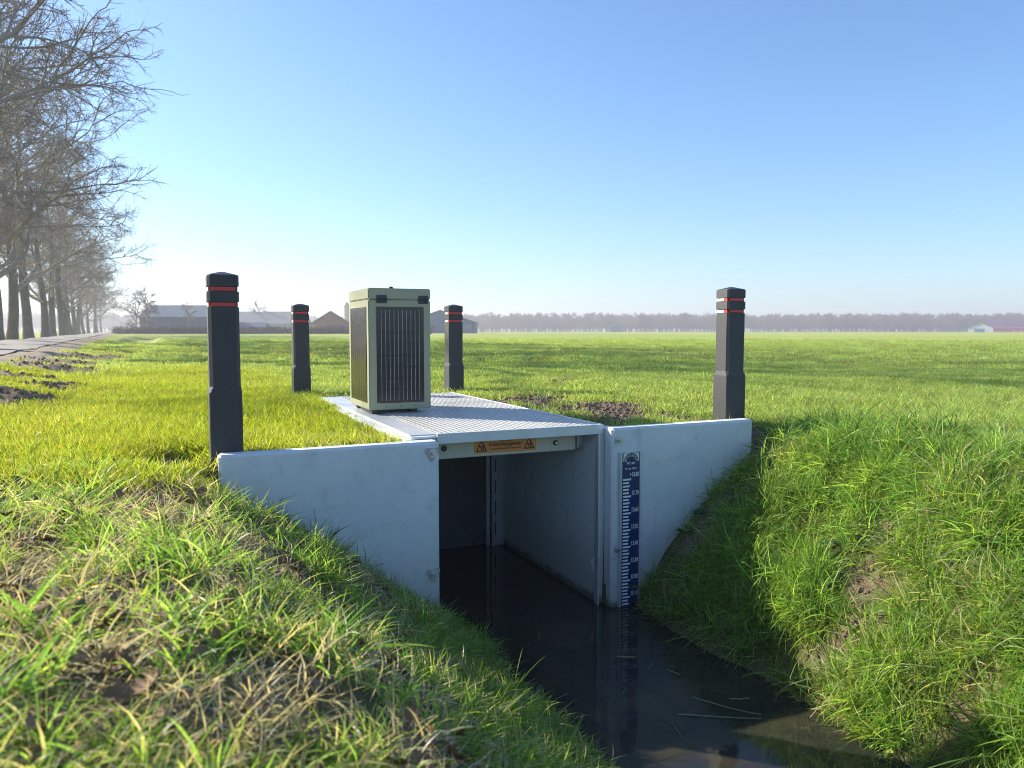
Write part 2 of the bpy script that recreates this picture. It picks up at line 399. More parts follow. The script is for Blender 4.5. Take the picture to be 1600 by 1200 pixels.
fattr(gme, 'far', sstep(22, 46, np.hypot(XX, YY)))
ground = bpy.data.objects.new('ground', gme); COL.objects.link(ground); tag(ground, kind='structure')
# road: a sheet following the raised strip
ry = graded(4, 60, 1.0, -20, FAR - 20); rv = []; rf = []
for y in ry:
    for u in (-4.75, -4.2, -3.3, -2.5, -1.98):
        x = u - RD * y; rv.append((x, y, float(height(x, y)) + 0.02 + 0.03 * (1 - abs((u + 3.36) / 1.4) ** 2)))
for j in range(len(ry) - 1):
    for i in range(4): a = j * 5 + i; rf.append((a, a + 1, a + 6, a + 5))
road = npobj('road', rv, rf, M['road'], smooth=True); tag(road, kind='structure')
# water
wb = BM()
for (x0, x1, y0, y1) in ((1.1, 2.8, -6, 3.83), (1.24, 2.36, 3.83, 6.60)):
    wb.faces.new([wb.verts.new(p) for p in ((x0, y0, 0), (x1, y0, 0), (x1, y1, 0), (x0, y1, 0))])
bmesh.ops.remove_doubles(wb, verts=wb.verts, dist=1e-5)
water = obj('water', wb, M['water']); tag(water, kind='structure')

# ------------------------------------------------------------------ culvert
HY0, HY1 = 3.78, 3.875
def bolt(parent, base, x, y, z, patch=True):
    b = BM()
    cyl(b, (x, y - 0.004, z), 0.024, 0.008, 'y', 24)
    wsh = obj('bolt', b, M['galv'], parent, base, smooth=False)
    b = BM(); cyl(b, (x, y - 0.015, z), 0.0135, 0.014, 'y', 6); cyl(b, (x, y - 0.024, z), 0.007, 0.006, 'y', 12)
    obj('nut', b, M['bolt'], wsh)
    wsh.children[0].data.transform(Matrix.Translation(-Vector(base)))
    if patch:
        b = BM(); pts = []
        for k in range(18):
            a = k / 18 * math.tau; r = 0.036 + 0.010 * math.sin(3 * a + x * 5) + random.uniform(-.003, .003)
            pts.append((x - 0.004 + r * math.cos(a), z + r * math.sin(a)))
        prism(b, pts, 'y', y - 0.0015, y + 0.002); obj('grout_patch', b, M['grout'], parent, base)
M['grout'] = simple('grout', (0.42, 0.42, 0.40), 0.85, 0, 0.15, 30)
def wing(name, x0, x1, z1, z1b, label):
    base = ((x0 + x1) / 2, HY0, 0)
    e = empty(name, base, label, 'retaining wall', 'concrete wing walls beside the culvert')
    b = bmesh.new(); bmesh.ops.create_cube(b, size=1)
    for v in b.verts:
        top = v.co.z > 0; rt = v.co.x > 0
        v.co = (x1 if rt else x0, HY1 if v.co.y > 0 else HY0, (z1b if rt else z1) if top else -0.45)
    bmesh.ops.bevel(b, geom=[ed for ed in b.edges if abs(ed.verts[0].co.z - ed.verts[1].co.z) < .1 and ed.verts[0].co.z > 0 or abs(ed.verts[0].co.z - ed.verts[1].co.z) > .5], offset=0.013, segments=1, affect='EDGES')
    obj('panel', b, M['concrete'], e, base)
    return e, base
wl, wlb = wing('wing_wall', 0.205, 1.283, 1.042, 1.046, 'grey concrete wing wall left of the culvert mouth, its foot buried in the lumpy bank')
for z in (0.985, 0.345): bolt(wl, wlb, 1.245, HY0, z)
wr, wrb = wing('wing_wall', 2.335, 3.372, 1.058, 1.062, 'grey concrete wing wall right of the culvert mouth, carrying the blue staff gauge')
for z in (0.985, 0.345): bolt(wr, wrb, 2.375, HY0, z, False)

cb = (1.79, HY1, 0)
cul = empty('culvert', cb, 'grey concrete box culvert with a dark water-filled opening under the metal deck', 'culvert')
b = BM(); box(b, 2.30, 2.425, HY1 + .003, 6.6, -.45, 1.045, 0.004); obj('side_wall', b, M['concrete'], cul, cb)
b = BM(); box(b, 1.13, 1.30, HY1 + .003, 6.6, -.45, 1.045, 0.004); obj('side_wall', b, M['concrete'], cul, cb)
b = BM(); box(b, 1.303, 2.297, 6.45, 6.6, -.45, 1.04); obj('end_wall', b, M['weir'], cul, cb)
b = BM(); box(b, 2.288, 2.299, HY1 - .02, HY1 + .02, -.4, 1.012); obj('edge_strip', b, M['alu'], cul, cb)
# weir: slotted guide rails and the dark gate between them
b = BM(); box(b, 2.205, 2.298, 5.27, 5.285, -.4, 1.0)
for k in range(6):
    pass
for z in np.arange(.05, 1.0, .17): box(b, 2.262, 2.275, 5.262, 5.272, z, z + .012)
obj('guide_rail', b, M['galv'], cul, cb)
b = BM(); box(b, 2.165, 2.190, 5.29, 5.33, -.4, 1.0); box(b, 2.19, 2.204, 5.31, 5.33, -.4, 1.0); obj('guide_rail', b, M['galv'], cul, cb)
for z in np.arange(.08, .95, .16):
    b = BM(); box(b, 2.226, 2.232, 5.266, 5.2695, z, z + .10); obj('slot', b, M['ink'], cul, cb)
b = BM(); box(b, 1.303, 2.164, 5.34, 5.36, -.4, 0.95); obj('weir_gate', b, M['weir'], cul, cb)
b = BM(); prism(b, [(1.31, 0.2), (1.36, 0.2), (1.43, 1.0), (1.38, 1.0)], 'y', 5.0, 5.02); obj('lifting_arm', b, M['weir'], cul, cb)
b = BM()  # spots of sun on the inner wall, shaped as thin pale pieces
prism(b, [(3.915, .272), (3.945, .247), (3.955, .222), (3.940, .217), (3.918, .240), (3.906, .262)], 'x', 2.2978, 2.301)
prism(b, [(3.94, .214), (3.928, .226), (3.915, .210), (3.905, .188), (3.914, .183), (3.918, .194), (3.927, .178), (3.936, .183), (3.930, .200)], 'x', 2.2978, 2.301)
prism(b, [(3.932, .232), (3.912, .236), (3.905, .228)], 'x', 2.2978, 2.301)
obj('painted_sun_patch', b, M['sun_spot'], cul, cb)

db = (1.79, 5.2, 1.045)
DK0, DK1 = 3.868, 6.5
deck = empty('deck', db, 'pale metal grating deck lying over the culvert with the olive cabinet on it', 'deck')
b = BM(); box(b, 1.315, 2.315, DK0 + .02, DK1, 1.048, 1.0672); obj('plate', b, M['deck'], deck, db)
b = BM()
x = 1.33
while x < 2.31: box(b, x, x + .009, DK0 + .02, DK1, 1.0673, 1.0694); x += 0.0335
y = DK0 + .045
while y < DK1: box(b, 1.317, 2.313, y, y + .006, 1.0674, 1.0688); y += 0.0335
obj('grating', b, M['bars'], deck, db)
b = BM(); box(b, 1.303, 2.329, DK0, DK0 + .018, 1.016, 1.072, .002); obj('fascia', b, M['deckside'], deck, db)
b = BM(); box(b, 2.3155, 2.329, DK0 + .0185, DK1, 1.047, 1.073, .002); box(b, 1.165, 1.3145, DK0 + .045, DK1, 1.047, 1.066, .003); obj('edge_frame', b, M['deckside'], deck, db)
b = BM(); box(b, 1.16, 1.30, DK0 + .008, DK0 + .044, 1.047, 1.060, .004); obj('corner_cap', b, M['concrete'], deck, db)

bb = (1.79, 4.03, .96)
beam = empty('cross_beam', bb, 'cream cross beam with an orange warning sticker under the front of the deck', 'beam')
b = BM(); box(b, 1.303, 2.232, 4.03, 4.075, .906, 1.046, .003); obj('bar', b, M['cream'], beam, bb)
b = BM(); box(b, 2.236, 2.25, 4.02, 4.08, .915, 1.045); box(b, 2.25, 2.299, 4.05, 4.062, .92, 1.04)
for z in (.945, .985, 1.02): cyl(b, (2.262, 4.045, z), .011, .014, 'y', 10)
obj('bracket', b, M['galv'], beam, bb)
b = BM(); cyl(b, (2.095, 4.026, .957), .016, .010, 'y', 20); h = obj('bolt', b, M['ink'], beam, bb)
b = BM(); cyl(b, (2.095, 4.018, .957), .009, .010, 'y', 6); q = obj('nut', b, M['galv'], h, bb)
b = BM(); cyl(b, (1.395, 4.0295, .966), .0175, .004, 'y', 24); obj('hole', b, M['ink'], beam, bb)
SX0, SX1, SZ0, SZ1, SY = 1.575, 1.965, .9235, 1.026, 4.0275
b = BM(); box(b, SX0, SX1, SY, SY + .004, SZ0, SZ1, .001); stk = obj('warning_sticker', b, M['orange'], beam, bb)
tag(stk, label='orange sticker warning of a crushing hazard, its top hidden by the deck edge')
def tri(parent, cx, zb, wd, ht):
    b = BM(); y = SY - .0012
    o = [(cx - wd / 2, zb), (cx + wd / 2, zb), (cx, zb + ht)]
    c = ((o[0][0] + o[1][0] + o[2][0]) / 3, zb + ht / 3)
    i = [(c[0] + (p[0] - c[0]) * .72, c[1] + (p[1] - c[1]) * .72) for p in o]
    for k in range(3):
        q = [o[k], o[(k + 1) % 3], i[(k + 1) % 3], i[k]]; prism(b, q, 'y', y, y + .001)
    # figure between two moving plates
    prism(b, [(cx + .006, zb + .010), (cx + .015, zb + .010), (cx + .012, zb + .042), (cx + .006, zb + .046)], 'y', y, y + .001)
    prism(b, [(cx - .004, zb + .010), (cx + .002, zb + .010), (cx + .001, zb + .036), (cx - .004, zb + .030), (cx - .014, zb + .036), (cx - .016, zb + .031), (cx - .006, zb + .022)], 'y', y, y + .001)
    obj('warning_triangle', b, M['ink'], parent, bb)
tri(stk, SX0 + .045, SZ0 + .010, .070, .072); tri(stk, SX1 - .045, SZ0 + .010, .070, .072)
yt = SY - .0008
texts('lettering', [('let op!', .030, front(1.77, yt, SZ0 + .073), 1.1, 'CENTER'), ('beknellingsgevaar', .0305, front(1.77, yt, SZ0 + .047), .98, 'CENTER'), ('ivm automatische besturing stuw', .0150, front(1.77, yt, SZ0 + .022), .98, 'CENTER')], M['ink'], stk, bb)

# ------------------------------------------------------------------ staff gauge
gb = (2.452, 3.765, 0)
gau = empty('staff_gauge', gb, 'blue and white enamel water level gauge fixed to the right wing wall', 'water gauge')
g0, g1, gt = 2.398, 2.508, .915
b = BM(); box(b, 2.378, 2.516, 3.768, 3.7785, -.3, gt)
box(b, 2.378, 2.384, 3.756, 3.7675, -.3, gt); box(b, 2.5105, 2.516, 3.756, 3.7675, -.3, gt); obj('backing_channel', b, M['alu'], gau, gb)
GYF = 3.762
b = BM(); box(b, g0, g1, GYF, 3.7678, -.3, gt - .004); pl = obj('scale_plate', b, M['blue'], gau, gb)
def zof(level): return level - 13.045            # water stands near 13.04 m
b = BM()
k = 0
lev = 13.80
while lev > 12.9:
    z = zof(lev); q = k % 5
    ln = {0: .052, 2: .043}.get(q, .040)
    hh = .0052
    sl_ = .006 if q in (0, 2) else 0
    prism(b, [(g0 + .001, z - hh), (g0 + ln, z - hh), (g0 + ln + sl_, z + hh), (g0 + .001, z + hh)], 'y', GYF - .0008, GYF + .001)
    k += 1; lev = 13.80 - .02 * k
obj('scale_bars', b, M['enamel'], pl, gb)
b = BM()
for k in range(12):
    pass
# cream corners over the arch
cx, cz, rr = (g0 + g1) / 2, gt - .054, .049
arc = [(cx + rr * math.cos(a), cz + rr * math.sin(a)) for a in np.linspace(math.pi, math.pi / 2, 12)]
prism(b, [(g0 + .001, cz)] + arc + [(cx, gt - .005), (g0 + .001, gt - .005)], 'y', GYF - .0008, GYF + .001)
arc = [(cx + rr * math.cos(a), cz + rr * math.sin(a)) for a in np.linspace(math.pi / 2, 0, 12)]
prism(b, arc + [(g1 - .001, cz), (g1 - .001, gt - .005), (cx, gt - .005)], 'y', GYF - .0008, GYF + .001)
obj('corner_field', b, M['cream_enamel'], pl, gb)
it = []
for n in range(8):
    lv = 13.80 - .1 * n
    it = []
    it.append((('+' if n == 0 else '') + '%.2f' % lv, .036, front(g1 - .002, GYF - .0003, zof(lv) + (.028 if n == 0 else .018)), .62, 'RIGHT'))
    texts('level_number', it, M['enamel'], pl, gb)
it = []
W_ = 'WATERSCHAP'
for k, ch in enumerate(W_):
    a = R(168) - R(156) * k / 9
    it.append((ch, .019, front(cx + .0385 * math.cos(a), GYF - .0003, cz - .004 + .0385 * math.sin(a), a - math.pi / 2), .75, 'CENTER'))
it.append(('WL', .021, front(cx - .017, GYF - .0003, cz - .010), .9, 'CENTER'))
it.append(('M. t.o.v. N.A.P.', .0165, front(cx, GYF - .0003, cz - .042), .82, 'CENTER'))
texts('lettering', it, M['enamel'], pl, gb)
b = BM(); prism(b, [(cx + .002, cz - .005), (cx + .030, cz - .005), (cx + .030, cz - .008), (cx + .002, cz - .008)], 'y', GYF - .0008, GYF + .001)
prism(b, [(cx + .002, cz - .013), (cx + .022, cz - .013), (cx + .022, cz - .016), (cx + .002, cz - .016)], 'y', GYF - .0008, GYF + .001)
obj('logo_lines', b, M['enamel'], pl, gb)

# ------------------------------------------------------------------ bollards
BW = .142
def bollard_proto():
    e = empty('bollard', (0, 0, 0), 'x', 'bollard', 'black plastic bollards around the culvert')
    b = BM(); hw = BW / 2
    def ring(z, h, c): # chamfered square
        return [b.verts.new(p) for p in ((-h + c, -h, z), (h - c, -h, z), (h, -h + c, z), (h, h - c, z), (h - c, h, z), (-h + c, h, z), (-h, h - c, z), (-h, -h + c, z))]
    lv = [(-.55, hw + .003, .004), (.285, hw + .003, .004), (.315, hw - .001, .016), (.692, hw - .001, .014), (.694, hw - .007, .011), (.716, hw - .007, .011), (.718, hw, .012), (.766, hw, .012), (.768, hw - .007, .011), (.790, hw - .007, .011), (.792, hw, .012), (.840, hw, .012), (.846, hw - .004, .012), (.862, .012, .003)]
    rs = [ring(*l) for l in lv]
    for a, c in zip(rs, rs[1:]):
        for i in range(8): b.faces.new((a[i], a[(i + 1) % 8], c[(i + 1) % 8], c[i]))
    b.faces.new(rs[0][::-1]); b.faces.new(rs[-1])
    obj('post', b, M['plastic'], e)
    for z in (.6965, .7705):
        hh = hw - .0055; c = .014
        def band(pts, nm, m):
            b = BM(); n = len(pts)
            lo = [b.verts.new((*p, z)) for p in pts]; hi = [b.verts.new((*p, z + .017)) for p in pts]
            inn = [(p[0] * .93, p[1] * .93) for p in pts]
            li = [b.verts.new((*p, z)) for p in inn]; hi2 = [b.verts.new((*p, z + .017)) for p in inn]
            for i in range(n - 1):
                b.faces.new((lo[i], lo[i + 1], hi[i + 1], hi[i])); b.faces.new((hi[i], hi[i + 1], hi2[i + 1], hi2[i])); b.faces.new((lo[i], li[i], li[i + 1], lo[i + 1]))
            obj(nm, b, m, e)
        band([(-hh, -hh + .05), (-hh, -hh + c), (-hh + c, -hh), (hh - c, -hh), (hh, -hh + c), (hh, -hh + .03)], 'red_band', M['red'])
        band([(hh, -hh + .03), (hh, hh - c), (hh - c, hh), (-hh + c, hh), (-hh, hh - c), (-hh, -hh + .05)], 'white_band', M['white'])
    return e
def copy_thing(src, loc, rz=0, label=None, name=None):
    r = src.copy(); COL.objects.link(r); r.location = loc; r.rotation_euler.z = rz
    if label: r['label'] = label
    if name: r.name = name
    for ch in src.children:
        c = ch.copy(); COL.objects.link(c); c.parent = r
        for g in ch.children:
            d = g.copy(); COL.objects.link(d); d.parent = c
    return r
bp = bollard_proto()
for i, (x, y, zt, rz, lab) in enumerate((
        (.252, 3.962, 1.902, 0, 'black bollard with two red bands behind the left end of the left wing wall'),
        (3.378, 4.022, 1.905, R(-4), 'black bollard with red bands behind the right end of the right wing wall'),
        (1.098, 7.07, 1.862, R(-1), 'black bollard with red bands standing in grass left of the olive cabinet'),
        (2.482, 6.872, 1.868, R(1.5), 'black bollard with red bands at the back of the deck right of the cabinet'))):
    o = bp if i == 0 else copy_thing(bp, (0, 0, 0))
    o.location = (x, y, zt - .862); o.rotation_euler.z = rz; o['label'] = lab

# ------------------------------------------------------------------ solar cabinet
kx0, kx1, ky0, ky1, kz0, kz1 = 1.205, 1.628, 4.965, 5.545, 1.098, 1.900
kb = ((kx0 + kx1) / 2, (ky0 + ky1) / 2, 1.066)
cab = empty('control_cabinet', kb, 'olive metal cabinet with striped solar panels standing on the deck', 'cabinet')
zs = 1.826
b = BM(); box(b, kx0, kx1, ky0, ky1, kz0, zs - .0015, .006, 2); obj('body', b, M['olive'], cab, kb)
b = BM(); box(b, kx0 - .001, kx1 + .001, ky0 - .001, ky1 + .001, zs + .0015, kz1, .006, 2); lid = obj('lid', b, M['olive'], cab, kb)
b = BM(); box(b, kx0 + .01, kx1 - .01, ky0 + .01, ky1 - .01, zs - .004, zs + .004); obj('seal', b, M['ink'], cab, kb)
b = BM(); cyl(b, (1.42, 5.2, kz1 + .005), .026, .012, 'z', 20); cyl(b, (1.42, 5.2, kz1 + .017), .020, .014, 'z', 20, .013); obj('antenna_knob', b, M['hinge'], lid, kb)
for xc in (kx0 + .088, kx1 - .05):
    b = BM(); box(b, xc - .034, xc + .034, ky0 - .010, ky0 - .0012, zs - .024, zs + .027, .003)
    cyl(b, (xc, ky0 - .010, zs), .0065, .066, 'x', 12)
    for dx in (-.02, .02):
        for dz in (-.015, .017): cyl(b, (xc + dx, ky0 - .0105, zs + dz), .004, .003, 'y', 8)
    obj('hinge', b, M['hinge'], cab, kb)
px0, px1, pz0, pz1 = kx0 + .052, kx1 - .048, kz0 + .045, zs - .048
b = BM(); box(b, px0, px1, ky0 - .004, ky0 - .0005, pz0, pz1, .0015); sp = obj('solar_panel', b, M['solar'], cab, kb)
b = BM(); rows = 8
for i in range(10):
    xc = px0 + .032 + i * (px1 - px0 - .064) / 9
    for r_ in range(rows):
        za = pz0 + .015 + (pz1 - pz0 - .03) * r_ / rows; zb_ = pz0 + .015 + (pz1 - pz0 - .03) * (r_ + 1) / rows - .005
        box(b, xc - .0013, xc + .0013, ky0 - .0046, ky0 - .0038, za, zb_)
obj('busbars', b, M['busbar'], sp, kb)
b = BM()
for i in range(10):
    xc = px0 + .032 + i * (px1 - px0 - .064) / 9
    for d in (-.009, .009): box(b, xc + d - .0016, xc + d + .0016, ky0 - .0045, ky0 - .0038, pz0 + .008, pz1 - .008)
obj('cell_edges', b, M['ink'], sp, kb)
b = BM(); box(b, kx0 - .004, kx0 - .0005, ky0 + .055, ky1 - .06, pz0, pz1, .0015); sp2 = obj('solar_panel', b, M['solar'], cab, kb)
b = BM()
for i in range(8):
    yc = ky0 + .085 + i * (ky1 - ky0 - .175) / 7; box(b, kx0 - .0046, kx0 - .0038, yc - .002, yc + .002, pz0 + .015, pz1 - .015)
obj('busbars', b, M['ink'], sp2, kb)
for xc in (kx0 + .115, kx0 + .215, kx0 + .315):
    b = BM(); cyl(b, (xc, ky0 - .001, kz0 + .020), .0042, .003, 'y', 10); obj('screw', b, M['ink'], cab, kb)
b = BM()
for (x, y) in ((kx0 + .03, ky0 + .06), (kx1 - .13, ky0 + .06), (kx0 + .03, ky1 - .1), (kx1 - .13, ky1 - .1)): box(b, x, x + .05, y, y + .05, 1.0705, kz0 - .0005)
box(b, kx0 + .03, kx1 - .08, ky0 + .114, ky1 - .2, 1.0705, kz0 - .0005)
obj('foot_frame', b, M['hinge'], cab, kb)

# ------------------------------------------------------------------ bare trees
def tubes(branches, sides_of):
    """branches: (points Nx3, radii N) -> vertex and face arrays"""
    Vs, Fs, off = [], [], 0
    for P, r in branches:
        n = len(P); k = sides_of(r[0])
        d = np.gradient(P, axis=0); d /= np.linalg.norm(d, axis=1)[:, None] + 1e-9
        ref = np.array([0., 0, 1]) if abs(d[0, 2]) < .9 else np.array([1., 0, 0])
        a = np.cross(d, ref); a /= np.linalg.norm(a, axis=1)[:, None] + 1e-9
        c = np.cross(d, a)
        th = np.arange(k) / k * math.tau
        ring = P[:, None, :] + r[:, None, None] * (np.cos(th)[None, :, None] * a[:, None, :] + np.sin(th)[None, :, None] * c[:, None, :])
        Vs.append(ring.reshape(-1, 3))
        i = np.arange(n - 1)[:, None] * k + np.arange(k)[None, :]; j = np.arange(n - 1)[:, None] * k + (np.arange(k)[None, :] + 1) % k
        Fs.append(np.stack([i, j, j + k, i + k], 2).reshape(-1, 4) + off); off += n * k
    return np.concatenate(Vs), np.concatenate(Fs)
def grow(rg, p, d, length, r0, r1, n, wander, up):
    P = [np.array(p, float)]; d = np.array(d, float)
    for i in range(n - 1):
        d = d + rg.normal(0, wander, 3) + np.array([0, 0, up])
        d /= np.linalg.norm(d); P.append(P[-1] + d * length / (n - 1))
    return np.array(P), np.linspace(r0, r1, n)
def make_tree(seed, H=16.0, spread=7.0, levels=(13, 9, 8, 7), rt=.28, low=3.0, thick=1.0):
    rg = np.random.default_rng(seed)
    trunkP, trunkR = grow(rg, (0, 0, -.3), (rg.normal(0, .03), rg.normal(0, .03), 1), H * .8, rt, .07, 14, .05, .05)
    trunkR[0] = rt * 1.35; trunkR[1] = rt * 1.05
    trunkR = np.interp(np.arange(14), [0, 1, 4, 13], [rt * 1.4, rt * 1.05, rt * .85, .05])
    tr = [(trunkP, trunkR)]; cr = []
    def at(P, t):
        f = t * (len(P) - 1); i = min(int(f), len(P) - 2); return P[i] + (P[i + 1] - P[i]) * (f - i), P[min(i + 1, len(P) - 1)] - P[i]
    l1 = []
    for k in range(levels[0]):
        t = low / (H * .8) + (1 - low / (H * .8)) * (k / (levels[0] - 1)) ** 1.1 * .97 + .01
        p, dd = at(trunkP, min(t, .99)); az = k * 2.4 + rg.normal(0, .35)
        el = np.interp(t, [.2, .6, 1], [R(44), R(46), R(62)]) + rg.normal(0, .12)
        ln = spread * np.interp(t, [.2, .45, .8, 1], [.85, 1.1, .95, .6]) * rg.uniform(.85, 1.1)
        rr = np.interp(t, [.2, 1], [.15, .055]) * rg.uniform(.8, 1.15)
        b = grow(rg, p, (math.cos(az) * math.cos(el), math.sin(az) * math.cos(el), math.sin(el)), ln, rr, .02, 11, .15, -.012)
        l1.append(b); cr.append(b)
    def side(d, rg, ang):
        d = d / np.linalg.norm(d); v = rg.normal(0, 1, 3); v -= d * v.dot(d); v /= np.linalg.norm(v)
        return d * math.cos(ang) + v * math.sin(ang)
    prev = l1
    spec = [(levels[1], .48, .038, .012, 7, .16, .0), (levels[2], .48, .016, .008, 5, .2, -.01), (levels[3], .55, .009, .005, 4, .22, -.02)]
    for (cnt, fr, ra, rb, n, wan, up) in spec:
        cur = []
        for P, r in prev:
            L0 = np.linalg.norm(np.diff(P, axis=0), axis=1).sum()
            for q in range(cnt):
                t = rg.uniform(.18, 1.0) if q else 1.0
                p, dd = at(P, min(t, .995)); dd = side(dd, rg, rg.uniform(.35, 1.0) if q else .15)
                ln = L0 * fr * rg.uniform(.6, 1.2) * (1.15 - .5 * t)
                b = grow(rg, p, dd, max(ln, .25), min(ra, max(r[0] * .7, rb * 1.2)) * thick, rb * thick, n, wan, up)
                cur.append(b)
        cr += cur; prev = cur
    return tr, cr
def mesh_tree(nm, tr, cr, sides, mt, mc):
    v, f = tubes(tr, lambda r: 14); a = fastmesh(nm + '_trunk', v, f, mt)
    v, f = tubes(cr, sides); c = fastmesh(nm + '_crown', v, f, mc)
    return a, c
protos = []
for s in (3, 11, 29):
    tr, cr = make_tree(s, H=random.uniform(15.5, 17.5), spread=6.7)
    protos.append(mesh_tree('oak', tr, cr, lambda r: 8 if r > .06 else (5 if r > .03 else 3), M['bark'], M['twig']))
def plant_tree(name, pm, x, y, rz, sc, label, group, cat='tree'):
    z = float(height(x, y))
    e = empty(name, (x, y, z), label, cat, group, rz)
    for n_, me in zip(('trunk', 'crown'), pm):
        o = bpy.data.objects.new(n_, me); COL.objects.link(o); o.parent = e
    e.scale = (sc, sc, sc); return e
row = [(1.5, 2), (22.5, 0), (30, 1), (36.5, 2), (43, 0), (48.5, 2), (54, 0), (61, 1), (72, 2), (82, 0), (93, 1), (99, 2), (109, 0), (122, 1), (136, 2), (154, 0), (175, 1), (200, 2), (230, 0), (265, 1)]
ordn = ['nearest', 'second', 'third', 'fourth', 'fifth', 'sixth', 'seventh', 'eighth', 'ninth', 'tenth', 'eleventh', 'twelfth', 'thirteenth', 'fourteenth', 'fifteenth', 'sixteenth', 'seventeenth', 'eighteenth', 'nineteenth', 'farthest']
for k, (y, v) in enumerate(row):
    u = (-4.5 if k == 1 else -5.7) + random.uniform(-.25, .25); sc = random.uniform(.95, 1.08) if k > 2 else 1.0
    lab = 'bare brown roadside oak, %s tree of the row left of the road' % ordn[k]
    if k == 1: lab = 'bare oak of the roadside row with branches reaching into the top left corner'
    if k == 0: lab = 'bare oak standing nearest the camera beside the road, left of the picture'
    plant_tree('oak_tree', protos[v], u - RD * y, y, random.uniform(0, 6.28), sc, lab, 'bare oaks in a row along the road')

# small bare trees in front of the far sheds
sm = []
for s in (5, 8):
    tr, cr = make_tree(s, H=9.5, spread=3.3, levels=(13, 8, 6, 4), rt=.16, low=1.5, thick=1.4)
    sm.append(mesh_tree('garden_tree', tr, cr, lambda r: 4 if r > .03 else 3, M['twig'], M['wood']))
for x, y, v, sc, lab in ((-6.0, 188, 0, 1.0, 'thin bare tree farthest left, beside the end of the brown hedge'), (-3.6, 190, 1, 1.05, 'thin bare tree at the left corner of the blue-grey shed'), (4.8, 186, 1, .72, 'low rounded bare tree in front of the middle of the blue-grey shed'), (24, 230, 0, .95, 'thin bare tree above the long low grey barn')):
    plant_tree('bare_tree', sm[v], x, y, random.uniform(0, 6), sc, lab, 'small bare trees around the far farm')

# ------------------------------------------------------------------ far farms
def frame(e, x, y, z): return e
CAMF = Vector((math.sin(YAW), math.cos(YAW), 0)); CAMR = Vector((math.cos(YAW), -math.sin(YAW), 0))
def building(name, cx, cy, wd, dp, eave, ridge, rz, wall, roof, label, cat, group=None, along=True, hip=0.0, extras=()):
    """gabled building; local x = width across the view, ridge along x when along"""
    z = 1.0
    e = empty(name, (cx, cy, z), label, cat, group, rz)
    b = BM(); w2, d2 = wd / 2, dp / 2
    if along: prism(b, [(-d2, -.6), (d2, -.6), (d2, eave), (0, ridge - .15), (-d2, eave)], 'x', -w2, w2)
    else: prism(b, [(-w2, -.6), (w2, -.6), (w2, eave), (0, ridge - .15), (-w2, eave)], 'y', -d2, d2)
    obj('wall', b, M[wall], e)
    b = BM(); o = .35; t = .18
    if along:
        s = (ridge - eave) / d2
        for sg in (-1, 1):
            prism(b, [(sg * (d2 + o), eave - s * o), (sg * .02, ridge), (sg * .02, ridge + t), (sg * (d2 + o), eave - s * o + t)], 'x', -w2 - o, w2 + o)
    else:
        s = (ridge - eave) / w2
        for sg in (-1, 1):
            prism(b, [(sg * (w2 + o), eave - s * o), (sg * .02, ridge), (sg * .02, ridge + t), (sg * (w2 + o), eave - s * o + t)], 'y', -d2 - o, d2 + o)
    obj('roof', b, M[roof], e)
    for (nm, m, x0, x1, z0, z1) in extras:
        b = BM(); box(b, x0, x1, -d2 - .06, -d2 + .05, z0, z1); obj(nm, b, M[m], e)
    return e
G_ = 'farm buildings behind the field'
building('shed', 4.6, 211, 17.5, 12, 4.0, 6.9, -R(24), 'wall_dark', 'roof_blue', 'long blue-grey shed with dark front left of the front left bollard', 'shed', G_,
         extras=(('door', 'wall_pale', -5.6, -4.4, 0, 1.6), ('door', 'roof_grey', -2.6, .2, 0, 1.5), ('door', 'roof_blue', 3.0, 6.8, 0, 1.4)))
building('barn', 25.0, 228, 24, 12, 2.6, 5.9, -R(24), 'wall_pale', 'roof_grey', 'long low pale barn with a grey roof between the two left bollards', 'barn', G_,
         extras=(('door', 'wall_dark', -9, -5.5, 0, 2.2), ('window', 'glass', -2, 0, .8, 1.8), ('window', 'glass', 4, 6, .8, 1.8)))
building('lean_to', 19.0, 205, 9, 6, 1.0, 2.6, -R(24), 'wall_dark', 'roof_blue', 'low blue-roofed lean-to just right of the front left bollard', 'shed', G_, along=True)
hs = building('farmhouse', 34.6, 178, 8.6, 12, 2.2, 4.9, -R(12), 'brick', 'roof_grey', 'brick farmhouse gable with a grey roof beside the olive cabinet', 'house', G_, along=False,
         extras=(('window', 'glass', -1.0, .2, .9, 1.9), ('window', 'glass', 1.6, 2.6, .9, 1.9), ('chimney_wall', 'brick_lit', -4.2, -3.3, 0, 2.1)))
building('barn', 66, 191, 17.5, 14, 2.7, 5.7, -R(24), 'wall_teal', 'roof_blue', 'dark blue barn with a low gable behind the rear right bollard', 'barn', G_, along=False,
         extras=(('door', 'roof_grey', 3.6, 8.0, 0, 2.2), ('window', 'glass', -3, -1.5, 1, 2)))
for k, (dx, lab) in enumerate(((0, 'pale feed silo at the left edge of the olive cabinet, left one of the pair'), (2.3, 'pale feed silo partly behind the olive cabinet, right one of the pair'))):
    e = empty('silo', (51.4 + dx, 240 - dx * .45, 1.0), lab, 'silo', 'feed silos behind the cabinet')
    b = BM(); cyl(b, (0, 0, 5.1), 1.0, 7.0, 'z', 24); obj('tank', b, M['silo'], e, smooth=False)
    b = BM(); cyl(b, (0, 0, 9.1), 1.0, 1.0, 'z', 24, .25); obj('cap', b, M['silo'], e)
    b = BM()
    for a in range(4): cyl(b, (.8 * math.cos(a * 1.57), .8 * math.sin(a * 1.57), .8), .08, 3.0, 'z', 8)
    obj('leg_frame', b, M['galv'], e)
